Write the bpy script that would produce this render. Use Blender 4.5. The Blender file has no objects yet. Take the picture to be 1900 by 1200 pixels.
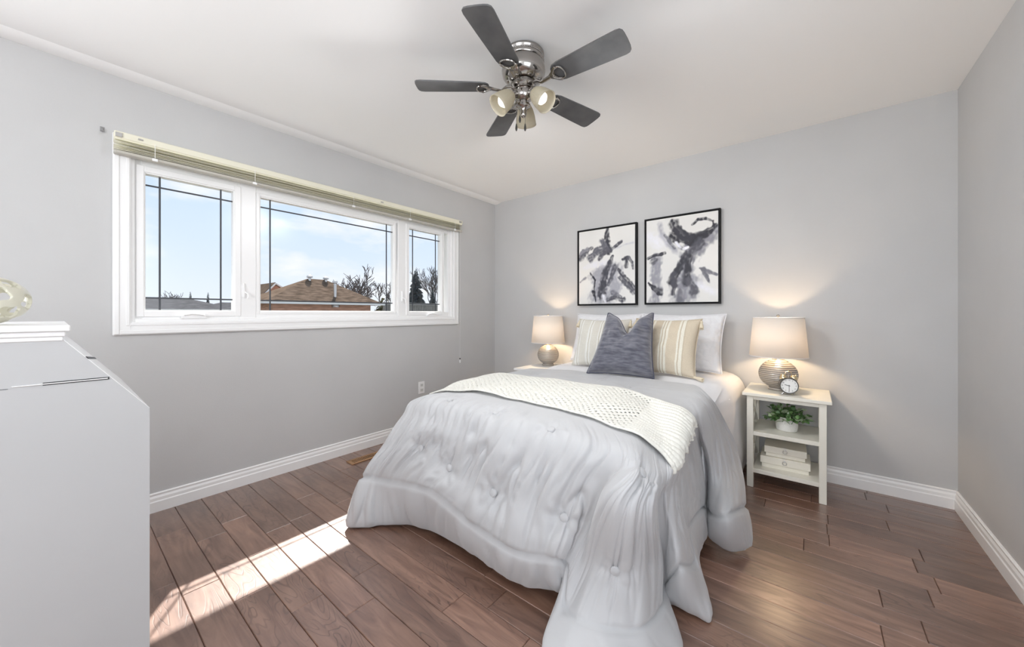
import bpy, bmesh, math, random
import numpy as np
from mathutils import Vector, Matrix, noise
from mathutils.bvhtree import BVHTree

# ------------------------------------------------------------------ scene, camera, light
S = bpy.context.scene
COL = S.collection
S.view_settings.view_transform = 'Standard'
S.view_settings.look = 'None'
S.view_settings.gamma = 1.0
S.view_settings.use_curve_mapping = False
S.view_settings.exposure = 0.17
S.cycles.use_denoising = True
S.cycles.max_bounces = 12
S.cycles.diffuse_bounces = 8
S.cycles.transparent_max_bounces = 16
S.cycles.sample_clamp_indirect = 6.0
S.cycles.caustics_reflective = False
S.cycles.caustics_refractive = False

YAW = math.atan((1506 - 950) / 687.0)
cam_data = bpy.data.cameras.new('camera')
cam_data.sensor_width = 36.0
cam_data.lens = 36.0 * 687.0 / 1900.0
cam_data.shift_y = -20.0 / 1900.0
cam_data.clip_start = 0.02
cam_data.clip_end = 500
cam = bpy.data.objects.new('camera', cam_data)
cam.location = (0, 0, 1.143)
cam.rotation_euler = (math.pi / 2, 0, YAW)
COL.objects.link(cam)
S.camera = cam

# world: pale spring sky with soft clouds, brighter high up near the sun
world = bpy.data.worlds.new('sky')
S.world = world
world.use_nodes = True
wt = world.node_tree
wt.nodes.clear()
def wn(t, **k):
    n = wt.nodes.new(t)
    for a, b in k.items(): setattr(n, a, b)
    return n
tc = wn('ShaderNodeTexCoord')
sep = wn('ShaderNodeSeparateXYZ')
wt.links.new(tc.outputs['Generated'], sep.inputs[0])
ramp = wn('ShaderNodeValToRGB')
wt.links.new(sep.outputs['Z'], ramp.inputs[0])
ramp.color_ramp.elements[0].position = 0.0
ramp.color_ramp.elements[0].color = (0.86, 0.91, 0.98, 1)
ramp.color_ramp.elements[1].position = 0.34
ramp.color_ramp.elements[1].color = (0.58, 0.74, 0.97, 1)
e = ramp.color_ramp.elements.new(0.14); e.color = (0.72, 0.83, 0.98, 1)
e = ramp.color_ramp.elements.new(0.9); e.color = (0.62, 0.78, 1.0, 1)
mp = wn('ShaderNodeMapping'); mp.inputs['Scale'].default_value = (1.0, 1.0, 2.6)
mp.inputs['Location'].default_value = (0.35, 0.2, 0.1)
wt.links.new(tc.outputs['Generated'], mp.inputs[0])
nz = wn('ShaderNodeTexNoise'); nz.inputs['Scale'].default_value = 3.4; nz.inputs['Detail'].default_value = 7
nz.inputs['Roughness'].default_value = 0.55
wt.links.new(mp.outputs[0], nz.inputs['Vector'])
cr = wn('ShaderNodeValToRGB')
cr.color_ramp.elements[0].position = 0.49; cr.color_ramp.elements[0].color = (0, 0, 0, 1)
cr.color_ramp.elements[1].position = 0.64; cr.color_ramp.elements[1].color = (1, 1, 1, 1)
wt.links.new(nz.outputs['Fac'], cr.inputs[0])
mixc = wn('ShaderNodeMix', data_type='RGBA')
wt.links.new(cr.outputs[0], mixc.inputs[0])
wt.links.new(ramp.outputs[0], mixc.inputs[6])
mixc.inputs[7].default_value = (0.96, 0.96, 0.98, 1)
bg = wn('ShaderNodeBackground'); bg.inputs[1].default_value = 1.00
wt.links.new(mixc.outputs[2], bg.inputs[0])
out = wn('ShaderNodeOutputWorld')
wt.links.new(bg.outputs[0], out.inputs[0])

# sun through the bedroom window
sd = bpy.data.lights.new('sun', 'SUN')
sd.energy = 11.5
sd.angle = math.radians(0.6)
sd.color = (1.0, 0.95, 0.88)
sun = bpy.data.objects.new('sun', sd)
sun.rotation_euler = Vector((0.79, -0.51, -1.0)).to_track_quat('-Z', 'Y').to_euler()
COL.objects.link(sun)

# added fill lights out of view, behind the camera and in both side walls
ad = bpy.data.lights.new('rear_fill_light', 'AREA')
ad.shape = 'RECTANGLE'; ad.size = 1.5; ad.size_y = 1.5
ad.energy = 62.0
ad.color = (0.93, 0.965, 1.0)
al = bpy.data.objects.new('rear_fill_light', ad)
al.location = (-.20, -2.72, 1.55)
al.rotation_euler = (math.radians(122), 0, 0)      # faces +Y and up, tilted to brighten the ceiling
COL.objects.link(al)
ad3 = bpy.data.lights.new('left_fill_light', 'AREA')  # added fill that brightens the right wall
ad3.shape = 'RECTANGLE'; ad3.size = 1.5; ad3.size_y = 1.3
ad3.energy = 66.0
ad3.color = (0.93, 0.965, 1.0)
al3 = bpy.data.objects.new('left_fill_light', ad3)
al3.location = (-3.00, -1.75, 1.35)
al3.rotation_euler = (math.radians(82), 0, math.radians(-84))      # faces +X
COL.objects.link(al3)
ad4 = bpy.data.lights.new('right_fill_light', 'AREA')  # added fill for the comforter's right side and the window wall
ad4.shape = 'RECTANGLE'; ad4.size = 1.5; ad4.size_y = 1.4
ad4.energy = 15.0
ad4.color = (0.93, 0.965, 1.0)
al4 = bpy.data.objects.new('right_fill_light', ad4)
al4.location = (.74, .10, 1.42)
al4.rotation_euler = (math.radians(90), 0, math.radians(82))       # faces -X
COL.objects.link(al4)

# ------------------------------------------------------------------ helpers
def mat(name, col, rough=0.5, metal=0.0, noise_amt=0.0, noise_scale=8.0, bump=0.0, bump_scale=60.0,
        spec=0.5, stretch=(1, 1, 1), col2=None, sheen=0.0, trans=0.0):
    m = bpy.data.materials.new(name); m.use_nodes = True
    nt = m.node_tree; b = nt.nodes['Principled BSDF']
    b.inputs['Base Color'].default_value = (*col, 1)
    b.inputs['Roughness'].default_value = rough
    b.inputs['Metallic'].default_value = metal
    b.inputs['Specular IOR Level'].default_value = spec
    if sheen: b.inputs['Sheen Weight'].default_value = sheen
    if noise_amt or bump:
        t = nt.nodes.new('ShaderNodeTexCoord'); mm = nt.nodes.new('ShaderNodeMapping')
        mm.inputs['Scale'].default_value = stretch
        nt.links.new(t.outputs['Object'], mm.inputs[0])
    if noise_amt:
        n = nt.nodes.new('ShaderNodeTexNoise'); n.inputs['Scale'].default_value = noise_scale; n.inputs['Detail'].default_value = 5
        nt.links.new(mm.outputs[0], n.inputs['Vector'])
        r = nt.nodes.new('ShaderNodeValToRGB')
        c2 = col2 or tuple(max(0, c * (1 - noise_amt)) for c in col)
        c1 = col if col2 else tuple(min(1, c * (1 + noise_amt * .5)) for c in col)
        r.color_ramp.elements[0].position = .35; r.color_ramp.elements[1].position = .65
        r.color_ramp.elements[0].color = (*c2, 1); r.color_ramp.elements[1].color = (*c1, 1)
        nt.links.new(n.outputs['Fac'], r.inputs[0]); nt.links.new(r.outputs[0], b.inputs['Base Color'])
    if bump:
        n2 = nt.nodes.new('ShaderNodeTexNoise'); n2.inputs['Scale'].default_value = bump_scale; n2.inputs['Detail'].default_value = 3
        nt.links.new(mm.outputs[0], n2.inputs['Vector'])
        bp = nt.nodes.new('ShaderNodeBump'); bp.inputs['Strength'].default_value = bump; bp.inputs['Distance'].default_value = .004
        nt.links.new(n2.outputs['Fac'], bp.inputs['Height']); nt.links.new(bp.outputs[0], b.inputs['Normal'])
    return m

class MB:
    def __init__(s): s.bm = bmesh.new()
    def box(s, x0, x1, y0, y1, z0, z1, bev=0.0, seg=1):
        v = [s.bm.verts.new((x, y, z)) for x in (x0, x1) for y in (y0, y1) for z in (z0, z1)]
        f = [(0, 1, 3, 2), (4, 6, 7, 5), (0, 4, 5, 1), (2, 3, 7, 6), (0, 2, 6, 4), (1, 5, 7, 3)]
        fs = [s.bm.faces.new([v[i] for i in q]) for q in f]
        if bev:
            es = list({e for q in fs for e in q.edges})
            bmesh.ops.bevel(s.bm, geom=es, offset=bev, segments=seg, profile=.5, affect='EDGES')
        return s
    def lathe(s, prof, n=32, c=(0, 0, 0), M=None, caps=True):
        rings = []
        for r, z in prof:
            ring = []
            for i in range(n):
                a = 2 * math.pi * i / n
                p = Vector((r * math.cos(a), r * math.sin(a), z))
                if M is not None: p = M @ p
                ring.append(s.bm.verts.new(p + Vector(c)))
            rings.append(ring)
        for a, b in zip(rings, rings[1:]):
            for i in range(n):
                j = (i + 1) % n
                s.bm.faces.new((a[i], a[j], b[j], b[i]))
        if caps:
            if prof[0][0] > 1e-5: s.bm.faces.new(list(reversed(rings[0])))
            if prof[-1][0] > 1e-5: s.bm.faces.new(rings[-1])
        return s
    def tube(s, pts, r, n=8, closed=False):
        pts = [Vector(p) for p in pts]; N = len(pts); rings = []
        rr = r if isinstance(r, (list, tuple)) else [r] * N
        up = Vector((0, 0, 1)); pu = None
        for i, p in enumerate(pts):
            if closed: t = pts[(i + 1) % N] - pts[i - 1]
            else: t = pts[min(i + 1, N - 1)] - pts[max(i - 1, 0)]
            t.normalize()
            if pu is None:
                u = t.cross(up)
                if u.length < .1: u = t.cross(Vector((1, 0, 0)))
            else: u = pu - t * pu.dot(t)
            u.normalize(); pu = u; w = t.cross(u)
            rings.append([s.bm.verts.new(p + (u * math.cos(2 * math.pi * k / n) + w * math.sin(2 * math.pi * k / n)) * rr[i]) for k in range(n)])
        R = list(zip(rings, rings[1:])) + ([(rings[-1], rings[0])] if closed else [])
        for a, b in R:
            for i in range(n):
                j = (i + 1) % n
                s.bm.faces.new((a[i], a[j], b[j], b[i]))
        if not closed:
            s.bm.faces.new(list(reversed(rings[0]))); s.bm.faces.new(rings[-1])
        return s
    def ball(s, c, r, nu=16, nv=10, sc=(1, 1, 1)):
        prof = [(max(1e-6, r * math.sin(math.pi * k / nv)), -r * math.cos(math.pi * k / nv)) for k in range(nv + 1)]
        M = Matrix.Diagonal((*sc, 1)).to_3x3()
        s.lathe(prof, nu, c, M, caps=False); return s
    def prism(s, poly, axis, a0, a1):
        def P(p, a):
            return {'x': (a, p[0], p[1]), 'y': (p[0], a, p[1]), 'z': (p[0], p[1], a)}[axis]
        A = [s.bm.verts.new(P(p, a0)) for p in poly]; B = [s.bm.verts.new(P(p, a1)) for p in poly]
        n = len(poly)
        for i in range(n):
            j = (i + 1) % n
            s.bm.faces.new((A[i], A[j], B[j], B[i]))
        s.bm.faces.new(list(reversed(A))); s.bm.faces.new(B); return s
    def grid(s, rows, close_u=False):
        V = [[s.bm.verts.new(p) for p in r] for r in rows]
        for a, b in zip(V, V[1:]):
            m = len(a)
            for i in range(m if close_u else m - 1):
                j = (i + 1) % m
                s.bm.faces.new((a[i], a[j], b[j], b[i]))
        return V
    def beam(s, p0, p1, w, h, up=(0, 0, 1)):
        p0 = Vector(p0); p1 = Vector(p1); t = (p1 - p0).normalized(); u = t.cross(Vector(up)).normalized(); w2 = u.cross(t)
        q = [[p + u * a * w / 2 + w2 * b * h / 2 for a, b in ((-1, -1), (1, -1), (1, 1), (-1, 1))] for p in (p0, p1)]
        A, B = [[s.bm.verts.new(v) for v in r] for r in q]
        for i in range(4):
            j = (i + 1) % 4; s.bm.faces.new((A[i], A[j], B[j], B[i]))
        s.bm.faces.new(list(reversed(A))); s.bm.faces.new(B); return s
    def build(s, name, m, parent=None, smooth=True, sharp=0.6, loc=None, weld=False):
        if weld: bmesh.ops.remove_doubles(s.bm, verts=s.bm.verts, dist=1e-5)
        bmesh.ops.recalc_face_normals(s.bm, faces=s.bm.faces)
        if smooth:
            for f in s.bm.faces: f.smooth = True
            for e in s.bm.edges:
                if len(e.link_faces) == 2 and e.calc_face_angle(0) > sharp: e.smooth = False
        me = bpy.data.meshes.new(name); s.bm.to_mesh(me); s.bm.free()
        if m: me.materials.append(m)
        o = bpy.data.objects.new(name, me); COL.objects.link(o)
        if parent: o.parent = parent
        if loc: o.location = loc
        return o

def tag(o, label=None, cat=None, group=None, kind=None):
    if label: o['label'] = label
    if cat: o['category'] = cat
    if group: o['group'] = group
    if kind: o['kind'] = kind
    return o
def thing(name, label, cat, loc=(0, 0, 0), rz=0.0, group=None, kind=None):
    o = bpy.data.objects.new(name, None); o.empty_display_size = .05
    COL.objects.link(o); o.location = loc; o.rotation_euler = (0, 0, rz)
    return tag(o, label, cat, group, kind)
def copy_tree(o, parent=None):
    c = o.copy(); COL.objects.link(c)
    if parent: c.parent = parent
    for ch in list(o.children): copy_tree(ch, c)
    return c

LW, HW, RW, BW, CH = -2.935, 3.30, 0.66, -2.60, 2.44
rnd = random.Random(7)

# ------------------------------------------------------------------ materials
M_wall = mat('grey_wall_paint', (0.555, 0.555, 0.556), .62, noise_amt=.02, noise_scale=3, bump=.08, bump_scale=180, spec=.3)
M_ceil = mat('white_ceiling_paint', (0.92, 0.92, 0.915), .8, bump=.05, bump_scale=120, spec=.2)
M_trim = mat('white_trim_paint', (0.86, 0.86, 0.86), .35)
M_vinyl = mat('white_vinyl', (0.88, 0.88, 0.88), .3)
M_blind = mat('cream_blind_metal', (0.80, 0.775, 0.64), .4)
M_rail = mat('grey_rail', (0.50, 0.48, 0.43), .45)
M_muntin = mat('dark_grille', (0.05, 0.055, 0.065), .45)
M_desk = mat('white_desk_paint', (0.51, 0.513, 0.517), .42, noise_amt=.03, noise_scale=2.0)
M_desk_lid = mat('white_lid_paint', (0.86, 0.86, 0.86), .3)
M_black = mat('black_gap', (0.015, 0.015, 0.015), .5)
M_chrome = mat('polished_chrome', (0.40, 0.38, 0.36), .14, 1.0)
M_blade = mat('charcoal_blade', (0.075, 0.077, 0.08), .55, noise_amt=.35, noise_scale=9, col2=(0.115, 0.115, 0.117))
M_dark = mat('dark_fob', (0.03, 0.028, 0.026), .35)
M_ivory = mat('ivory_furniture_paint', (0.80, 0.78, 0.70), .42, noise_amt=.03, noise_scale=6)
M_white_ns = mat('white_furniture_paint', (0.84, 0.84, 0.83), .4)
M_cotton = mat('white_cotton', (0.80, 0.80, 0.82), .85, bump=.25, bump_scale=260, spec=.1, sheen=.2)
M_duvet = mat('silver_grey_microfibre', (0.465, 0.467, 0.477), .52, bump=.12, bump_scale=35, spec=.25, sheen=.35)
M_throw = mat('cream_knit', (0.74, 0.73, 0.675), .9, bump=.5, bump_scale=220, spec=.1, sheen=.2)
M_ceramic = mat('glazed_ceramic', (0.62, 0.60, 0.50), .3)
M_brass = mat('pale_brass', (0.80, 0.66, 0.42), .22, 1.0)
M_steel = mat('brushed_steel', (0.55, 0.54, 0.53), .3, 1.0)
M_frame = mat('black_frame', (0.008, 0.008, 0.009), .6, spec=.2)
M_paper = mat('clock_dial_white', (0.85, 0.85, 0.84), .5)
M_pot = mat('white_textured_pot', (0.82, 0.81, 0.78), .6, bump=.9, bump_scale=140)
M_box = mat('ivory_box_board', (0.80, 0.77, 0.68), .55)
M_vent = mat('oak_vent', (0.36, 0.20, 0.10), .5, noise_amt=.2, noise_scale=20, stretch=(1, .2, 1))
M_mattress = mat('mattress_ticking', (0.78, 0.78, 0.78), .8)

def glass_mat():
    m = bpy.data.materials.new('window_glass'); m.use_nodes = True; nt = m.node_tree; nt.nodes.clear()
    o = nt.nodes.new('ShaderNodeOutputMaterial'); mx = nt.nodes.new('ShaderNodeMixShader')
    t = nt.nodes.new('ShaderNodeBsdfTransparent'); g = nt.nodes.new('ShaderNodeBsdfGlossy'); g.inputs['Roughness'].default_value = .18
    t.inputs[0].default_value = (.97, .98, .99, 1)
    mx.inputs[0].default_value = .02; nt.links.new(t.outputs[0], mx.inputs[1]); nt.links.new(g.outputs[0], mx.inputs[2])
    nt.links.new(mx.outputs[0], o.inputs[0]); return m
M_glass = glass_mat()

def floor_mat():
    m = bpy.data.materials.new('hand_scraped_walnut'); m.use_nodes = True; nt = m.node_tree; b = nt.nodes['Principled BSDF']
    N = nt.nodes.new; L = nt.links.new
    at = N('ShaderNodeAttribute'); at.attribute_name = 'plank'
    tcn = N('ShaderNodeTexCoord')
    off = N('ShaderNodeVectorMath'); off.operation = 'MULTIPLY_ADD'
    L(at.outputs['Color'], off.inputs[0]); off.inputs[1].default_value = (37, 53, 11); L(tcn.outputs['Object'], off.inputs[2])
    mp = N('ShaderNodeMapping'); mp.inputs['Scale'].default_value = (2.2, 15, 1); L(off.outputs[0], mp.inputs[0])
    n1 = N('ShaderNodeTexNoise'); n1.inputs['Scale'].default_value = 1.6; n1.inputs['Detail'].default_value = 8; n1.inputs['Distortion'].default_value = 1.3
    L(mp.outputs[0], n1.inputs['Vector'])
    # cathedral figure: contour lines of a stretched noise
    mp2 = N('ShaderNodeMapping'); mp2.inputs['Scale'].default_value = (1.6, 7.0, 1); L(off.outputs[0], mp2.inputs[0])
    n2 = N('ShaderNodeTexNoise'); n2.inputs['Scale'].default_value = 1.5; n2.inputs['Detail'].default_value = 2; n2.inputs['Distortion'].default_value = .6
    L(mp2.outputs[0], n2.inputs['Vector'])
    sn = N('ShaderNodeMath'); sn.operation = 'MULTIPLY'; L(n2.outputs['Fac'], sn.inputs[0]); sn.inputs[1].default_value = 95
    si = N('ShaderNodeMath'); si.operation = 'SINE'; L(sn.outputs[0], si.inputs[0])
    pr = N('ShaderNodeValToRGB'); pr.color_ramp.elements[0].position = .72; pr.color_ramp.elements[1].position = 1.0
    L(si.outputs[0], pr.inputs[0])
    # only some patches carry strong figure
    n3 = N('ShaderNodeTexNoise'); n3.inputs['Scale'].default_value = 2.3; L(off.outputs[0], n3.inputs['Vector'])
    r3 = N('ShaderNodeValToRGB'); r3.color_ramp.elements[0].position = .38; r3.color_ramp.elements[1].position = .68
    L(n3.outputs['Fac'], r3.inputs[0])
    fig = N('ShaderNodeMath'); fig.operation = 'MULTIPLY'; L(pr.outputs[0], fig.inputs[0]); L(r3.outputs[0], fig.inputs[1])
    ramp = N('ShaderNodeValToRGB')
    ramp.color_ramp.elements[0].position = .3; ramp.color_ramp.elements[0].color = (0.140, 0.068, 0.045, 1)
    ramp.color_ramp.elements[1].position = .72; ramp.color_ramp.elements[1].color = (0.305, 0.174, 0.122, 1)
    L(n1.outputs['Fac'], ramp.inputs[0])
    pv = N('ShaderNodeMapRange'); L(at.outputs['Fac'], pv.inputs[0]); pv.inputs[3].default_value = .70; pv.inputs[4].default_value = 1.35
    mul = N('ShaderNodeVectorMath'); mul.operation = 'SCALE'; L(ramp.outputs[0], mul.inputs[0]); L(pv.outputs[0], mul.inputs[3])
    dk = N('ShaderNodeMix'); dk.data_type = 'RGBA'; dk.blend_type = 'MULTIPLY'
    fs = N('ShaderNodeMath'); fs.operation = 'MULTIPLY'; L(fig.outputs[0], fs.inputs[0]); fs.inputs[1].default_value = .8
    L(fs.outputs[0], dk.inputs[0]); L(mul.outputs[0], dk.inputs[6]); dk.inputs[7].default_value = (.35, .28, .25, 1)
    L(dk.outputs[2], b.inputs['Base Color'])
    b.inputs['Coat Weight'].default_value = 1.0; b.inputs['Coat Roughness'].default_value = .30; b.inputs['Coat IOR'].default_value = 1.6; b.inputs['Roughness'].default_value = .40; b.inputs['Specular IOR Level'].default_value = .45
    wv = N('ShaderNodeMapping'); wv.inputs['Scale'].default_value = (26, 3.5, 1); L(off.outputs[0], wv.inputs[0])
    n4 = N('ShaderNodeTexNoise'); n4.inputs['Scale'].default_value = 1.0; n4.inputs['Detail'].default_value = 2; L(wv.outputs[0], n4.inputs['Vector'])
    ad2 = N('ShaderNodeMath'); ad2.operation = 'MULTIPLY_ADD'; L(fig.outputs[0], ad2.inputs[0]); ad2.inputs[1].default_value = -.5; L(n4.outputs['Fac'], ad2.inputs[2])
    bp = N('ShaderNodeBump'); bp.inputs['Strength'].default_value = .28; bp.inputs['Distance'].default_value = .004
    L(ad2.outputs[0], bp.inputs['Height']); L(bp.outputs[0], b.inputs['Normal'])
    return m
M_floor = floor_mat()

# ------------------------------------------------------------------ room shell
def build_floor():
    bm = bmesh.new(); lay = bm.loops.layers.color.new('plank')
    P, Y0 = 0.1215, 0.446
    known = {0: [-2.378, -1.775], 1: [-1.543], 2: [-2.2, -1.365], 3: [-1.537], -1: [-2.589, -1.977], 4: [-2.45, -1.10], -2: [-2.1, -1.3]}
    k = int(math.floor((BW - Y0) / P))
    def quad(x0, x1, y0, y1, c):
        g, b, d = .0007, .0022, -.0024
        outer = [(x0 + g, y0 + g), (x1 - g, y0 + g), (x1 - g, y1 - g), (x0 + g, y1 - g)]
        inn = [(x0 + g + b, y0 + g + b), (x1 - g - b, y0 + g + b), (x1 - g - b, y1 - g - b), (x0 + g + b, y1 - g - b)]
        V0 = [bm.verts.new((*p, -.02)) for p in outer]; V1 = [bm.verts.new((*p, d)) for p in outer]; V2 = [bm.verts.new((*p, 0)) for p in inn]
        fs = [bm.faces.new(V2)]
        for i in range(4):
            j = (i + 1) % 4
            fs += [bm.faces.new((V0[i], V0[j], V1[j], V1[i])), bm.faces.new((V1[i], V1[j], V2[j], V2[i]))]
        for f in fs:
            for l in f.loops: l[lay] = c
    while Y0 + k * P < HW:
        y0, y1 = max(BW, Y0 + k * P), min(HW, Y0 + (k + 1) * P)
        js = sorted(known.get(k, []))
        x = LW - rnd.uniform(0, .7) if not js else js[0] - rnd.uniform(.5, .8)
        xs = [x]
        for j in js: xs.append(j)
        while xs[-1] < RW: xs.append(xs[-1] + rnd.choice((.32, .48, .6, .75, .9, 1.2)) * rnd.uniform(.9, 1.1))
        while xs[0] > LW: xs.insert(0, xs[0] - rnd.uniform(.4, 1.0))
        for a, b in zip(xs, xs[1:]):
            a, b = max(a, LW), min(b, RW)
            if b - a > .02:
                v = rnd.random(); quad(a, b, y0, y1, (v, rnd.random(), rnd.random(), 1))
        k += 1
    me = bpy.data.meshes.new('floor'); bm.to_mesh(me); bm.free(); me.materials.append(M_floor)
    o = bpy.data.objects.new('floor', me); COL.objects.link(o); tag(o, kind='structure')
    sub = MB(); sub.box(LW - .2, RW + .2, BW - .2, HW + .2, -.12, -.0205)
    tag(sub.build('floor_slab', mat('subfloor', (.03, .02, .015), .9), smooth=False), kind='structure')
build_floor()

WY0, WY1, WZ0, WZ1 = 0.262, 2.640, 1.088, 2.06      # rough opening of the window
m = MB(); T = .24
m.box(LW - T, LW, BW - T, -2.35, 0, CH); m.box(LW - T, LW, -.85, WY0, 0, CH); m.box(LW - T, LW, -2.35, -.85, 0, .6); m.box(LW - T, LW, -2.35, -.85, 2.2, CH); m.box(LW - T, LW, WY1, HW + T, 0, CH)  # the rear opening is added for the left fill light
m.box(LW - T, LW, WY0, WY1, 0, WZ0); m.box(LW - T, LW, WY0, WY1, WZ1, CH)
tag(m.build('wall_left', M_wall, smooth=False), kind='structure')
tag(MB().box(LW, RW, HW, HW + T, 0, CH).build('wall_head', M_wall, smooth=False), kind='structure')
m = MB(); m.box(RW, RW + T, BW - T, -.7, 0, CH); m.box(RW, RW + T, .9, HW + T, 0, CH); m.box(RW, RW + T, -.7, .9, 0, .7); m.box(RW, RW + T, -.7, .9, 2.15, CH)  # opening added to let in the right fill light
tag(m.build('wall_right', M_wall, smooth=False), kind='structure')
m = MB(); bx0, bx1, bz0, bz1 = -1.0, .6, .8, 2.3  # unseen opening, added for the fill light behind the camera
m.box(LW, bx0, BW - T, BW, 0, CH); m.box(bx1, RW, BW - T, BW, 0, CH)
m.box(bx0, bx1, BW - T, BW, 0, bz0); m.box(bx0, bx1, BW - T, BW, bz1, CH)
tag(m.build('wall_back', M_wall, smooth=False), kind='structure')
tag(MB().box(LW - T, RW + T, BW - T, HW + T, CH, CH + .12).build('ceiling', M_ceil, smooth=False), kind='structure')
# soft plaster strip where the ceiling meets the window wall
m = MB(); m.prism([(LW, CH), (LW, CH - .014), (LW + .05, CH - .016), (LW + .085, CH - .006), (LW + .10, CH)], 'y', BW, HW)
tag(m.build('trim_1', M_ceil), kind='structure')
# roof overhang outside that shades the upper window
m = MB(); m.box(-3.80, LW - T, -.1, HW + 1, 2.55, 2.70); m.box(-5.6, LW - T, BW - 1, -.1, 2.55, 2.70)  # second slab is added to keep sun out of the rear left opening
tag(m.build('roof_overhang', mat('soffit', (.5, .5, .5), .7), smooth=False), kind='structure')

BP = [(0, 0), (.016, 0), (.016, .058), (.0125, .064), (.0125, .080), (.008, .092), (.010, .103), (.005, .108), (0, .108)]
def baseboard(name, a, b, nrm):
    a = Vector(a); b = Vector(b); nrm = Vector(nrm)
    m = MB(); m.grid([[a + nrm * p[0] + Vector((0, 0, p[1])) for p in BP], [b + nrm * p[0] + Vector((0, 0, p[1])) for p in BP]])
    tag(m.build(name, M_trim, sharp=.25), kind='structure')
baseboard('baseboard_left', (LW, BW, 0), (LW, HW, 0), (1, 0, 0))
baseboard('baseboard_head', (LW, HW, 0), (RW, HW, 0), (0, -1, 0))
baseboard('baseboard_right', (RW, BW, 0), (RW, HW, 0), (-1, 0, 0))

# ------------------------------------------------------------------ window
win = thing('window_1', None, None, kind='structure')
def ring(m, x0, x1, ya, yb, za, zb, w, bev=.003, wb=None, wt=None):
    wb = wb or w; wt = wt or w
    m.box(x0, x1, ya, ya + w, za, zb, bev); m.box(x0, x1, yb - w, yb, za, zb, bev)
    m.box(x0, x1, ya + w, yb - w, za, za + wb, bev); m.box(x0, x1, ya + w, yb - w, zb - wt, zb, bev)
m = MB()                                               # inside casing, stepped profile
CY0, CY1, CZ0, CZ1 = .196, 2.706, 1.020, 2.115
ring(m, LW, LW + .016, CY0, CY1, CZ0, CZ1, .070)
ring(m, LW + .015, LW + .021, CY0 + .004, CY1 - .004, CZ0 + .004, CZ1 - .004, .022)
ring(m, LW + .012, LW + .019, CY0 + .050, CY1 - .050, CZ0 + .050, CZ1 - .05, .016)
m.build('window_casing', M_trim, win)
m = MB()
ring(m, LW - .13, LW - .001, WY0, WY1, WZ0, WZ1, .020, .002)    # jamb liner
ring(m, LW - .085, LW - .022, WY0 + .012, WY1 - .012, WZ0 + .01, WZ1 - .01, .036, .003, wb=.05, wt=.085)
m.box(LW - .085, LW - .018, .770, .868, WZ0 + .02, WZ1 - .02, .003)    # mullions
m.box(LW - .085, LW - .018, 1.985, 2.082, WZ0 + .02, WZ1 - .02, .003)
m.build('window_frame', M_vinyl, win)
GZ0, GZ1 = 1.153, 1.945
sashes = [(.321, .746), (.891, 1.948), (2.104, 2.497)]
for i, (ya, yb) in enumerate(sashes):
    m = MB(); w = .034 if i != 1 else .022
    ring(m, LW - .075, LW - (.012 if i != 1 else .020), ya - w, yb + w, GZ0 - w, GZ1 + w, w, .003)
    ring(m, LW - .072, LW - (.022 if i != 1 else .028), ya - .006, yb + .006, GZ0 - .006, GZ1 + .006, .012, .002)
    sash = m.build('window_sash', M_vinyl, win)
    MB().box(LW - .050, LW - .046, ya, yb, GZ0, GZ1).build('window_pane', M_glass, sash, smooth=False)
    g = MB(); o = .068 if i != 2 else .058; t = .0045
    xs = (LW - .045, LW - .041)
    for y in (ya + o, yb - o): g.box(*xs, y - t, y + t, GZ0, GZ1)
    for z in (GZ0 + .076, GZ1 - .068): g.box(LW - .0455, LW - .0415, ya, yb, z - t, z + t)
    g.build('grille_bars', M_muntin, sash, smooth=False)
for yc in (.535, 2.36):                                       # crank operators on the sill
    m = MB()
    m.prism([(yc - .060, 1.108), (yc + .060, 1.108), (yc + .055, 1.128), (yc + .035, 1.136), (yc - .028, 1.136), (yc - .052, 1.126)], 'x', LW - .02, LW + .008)
    m.tube([(LW + .008, yc - .045, 1.130), (LW + .016, yc - .01, 1.136), (LW + .016, yc + .03, 1.132), (LW + .01, yc + .05, 1.126)], .005)
    m.build('window_crank', M_vinyl, win)
for yc, z in ((.800, 1.30), (2.032, 1.30)):                   # sash locks
    m = MB(); m.box(LW - .02, LW - .006, yc - .012, yc + .002, z - .055, z + .04, .003)
    m.tube([(LW - .008, yc, z - .02), (LW + .008, yc + .012, z - .03), (LW + .012, yc + .014, z - .055), (LW + .008, yc + .008, z - .065)], .004)
    m.build('window_lock', M_vinyl, win)

# raised venetian blind hanging over the window head
bl = thing('venetian_blind', 'cream metal venetian blind drawn fully up above the bedroom window', 'blind', (LW + .02, 1.455, 2.0))
BL = 1.257
m = MB(); m.box(0, .045, -BL, BL, .068, .108, .004); m.box(.040, .052, -BL, BL, .074, .110, .004)
m.build('headrail', M_blind, bl)
m = MB()
for k in range(6):
    z = .062 - k * .0088 + .0015 * math.sin(k * 2.1)
    x = .003 + .006 * (k % 2) + .002 * math.sin(k * 1.7)
    m.grid([[(x + u * .044, y, z + .0050 * math.sin(u * math.pi) - .004 * u + .001 * math.sin(y * 3 + k)) for u in (0, .25, .5, .75, 1)] for y in np.linspace(-BL, BL, 25)])
o = m.build('slats', M_blind, bl)
md = o.modifiers.new('thick', 'SOLIDIFY'); md.thickness = .0009
MB().box(.002, .048, -BL, BL, -.006, .012, .004).build('bottom_rail', M_rail, bl)
for y in (-1.10, -.62, .06, .60, 1.15):
    m = MB(); m.tube([(.052, y, .085), (.054, y, .04), (.051, y, -.004)], .0012, 6)
    lc = m.build('ladder_cord', M_vinyl, bl)
    MB().box(.046, .056, y - .012, y + .012, -.008, .006, .002).build('cord_clip', M_vinyl, lc)
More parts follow.
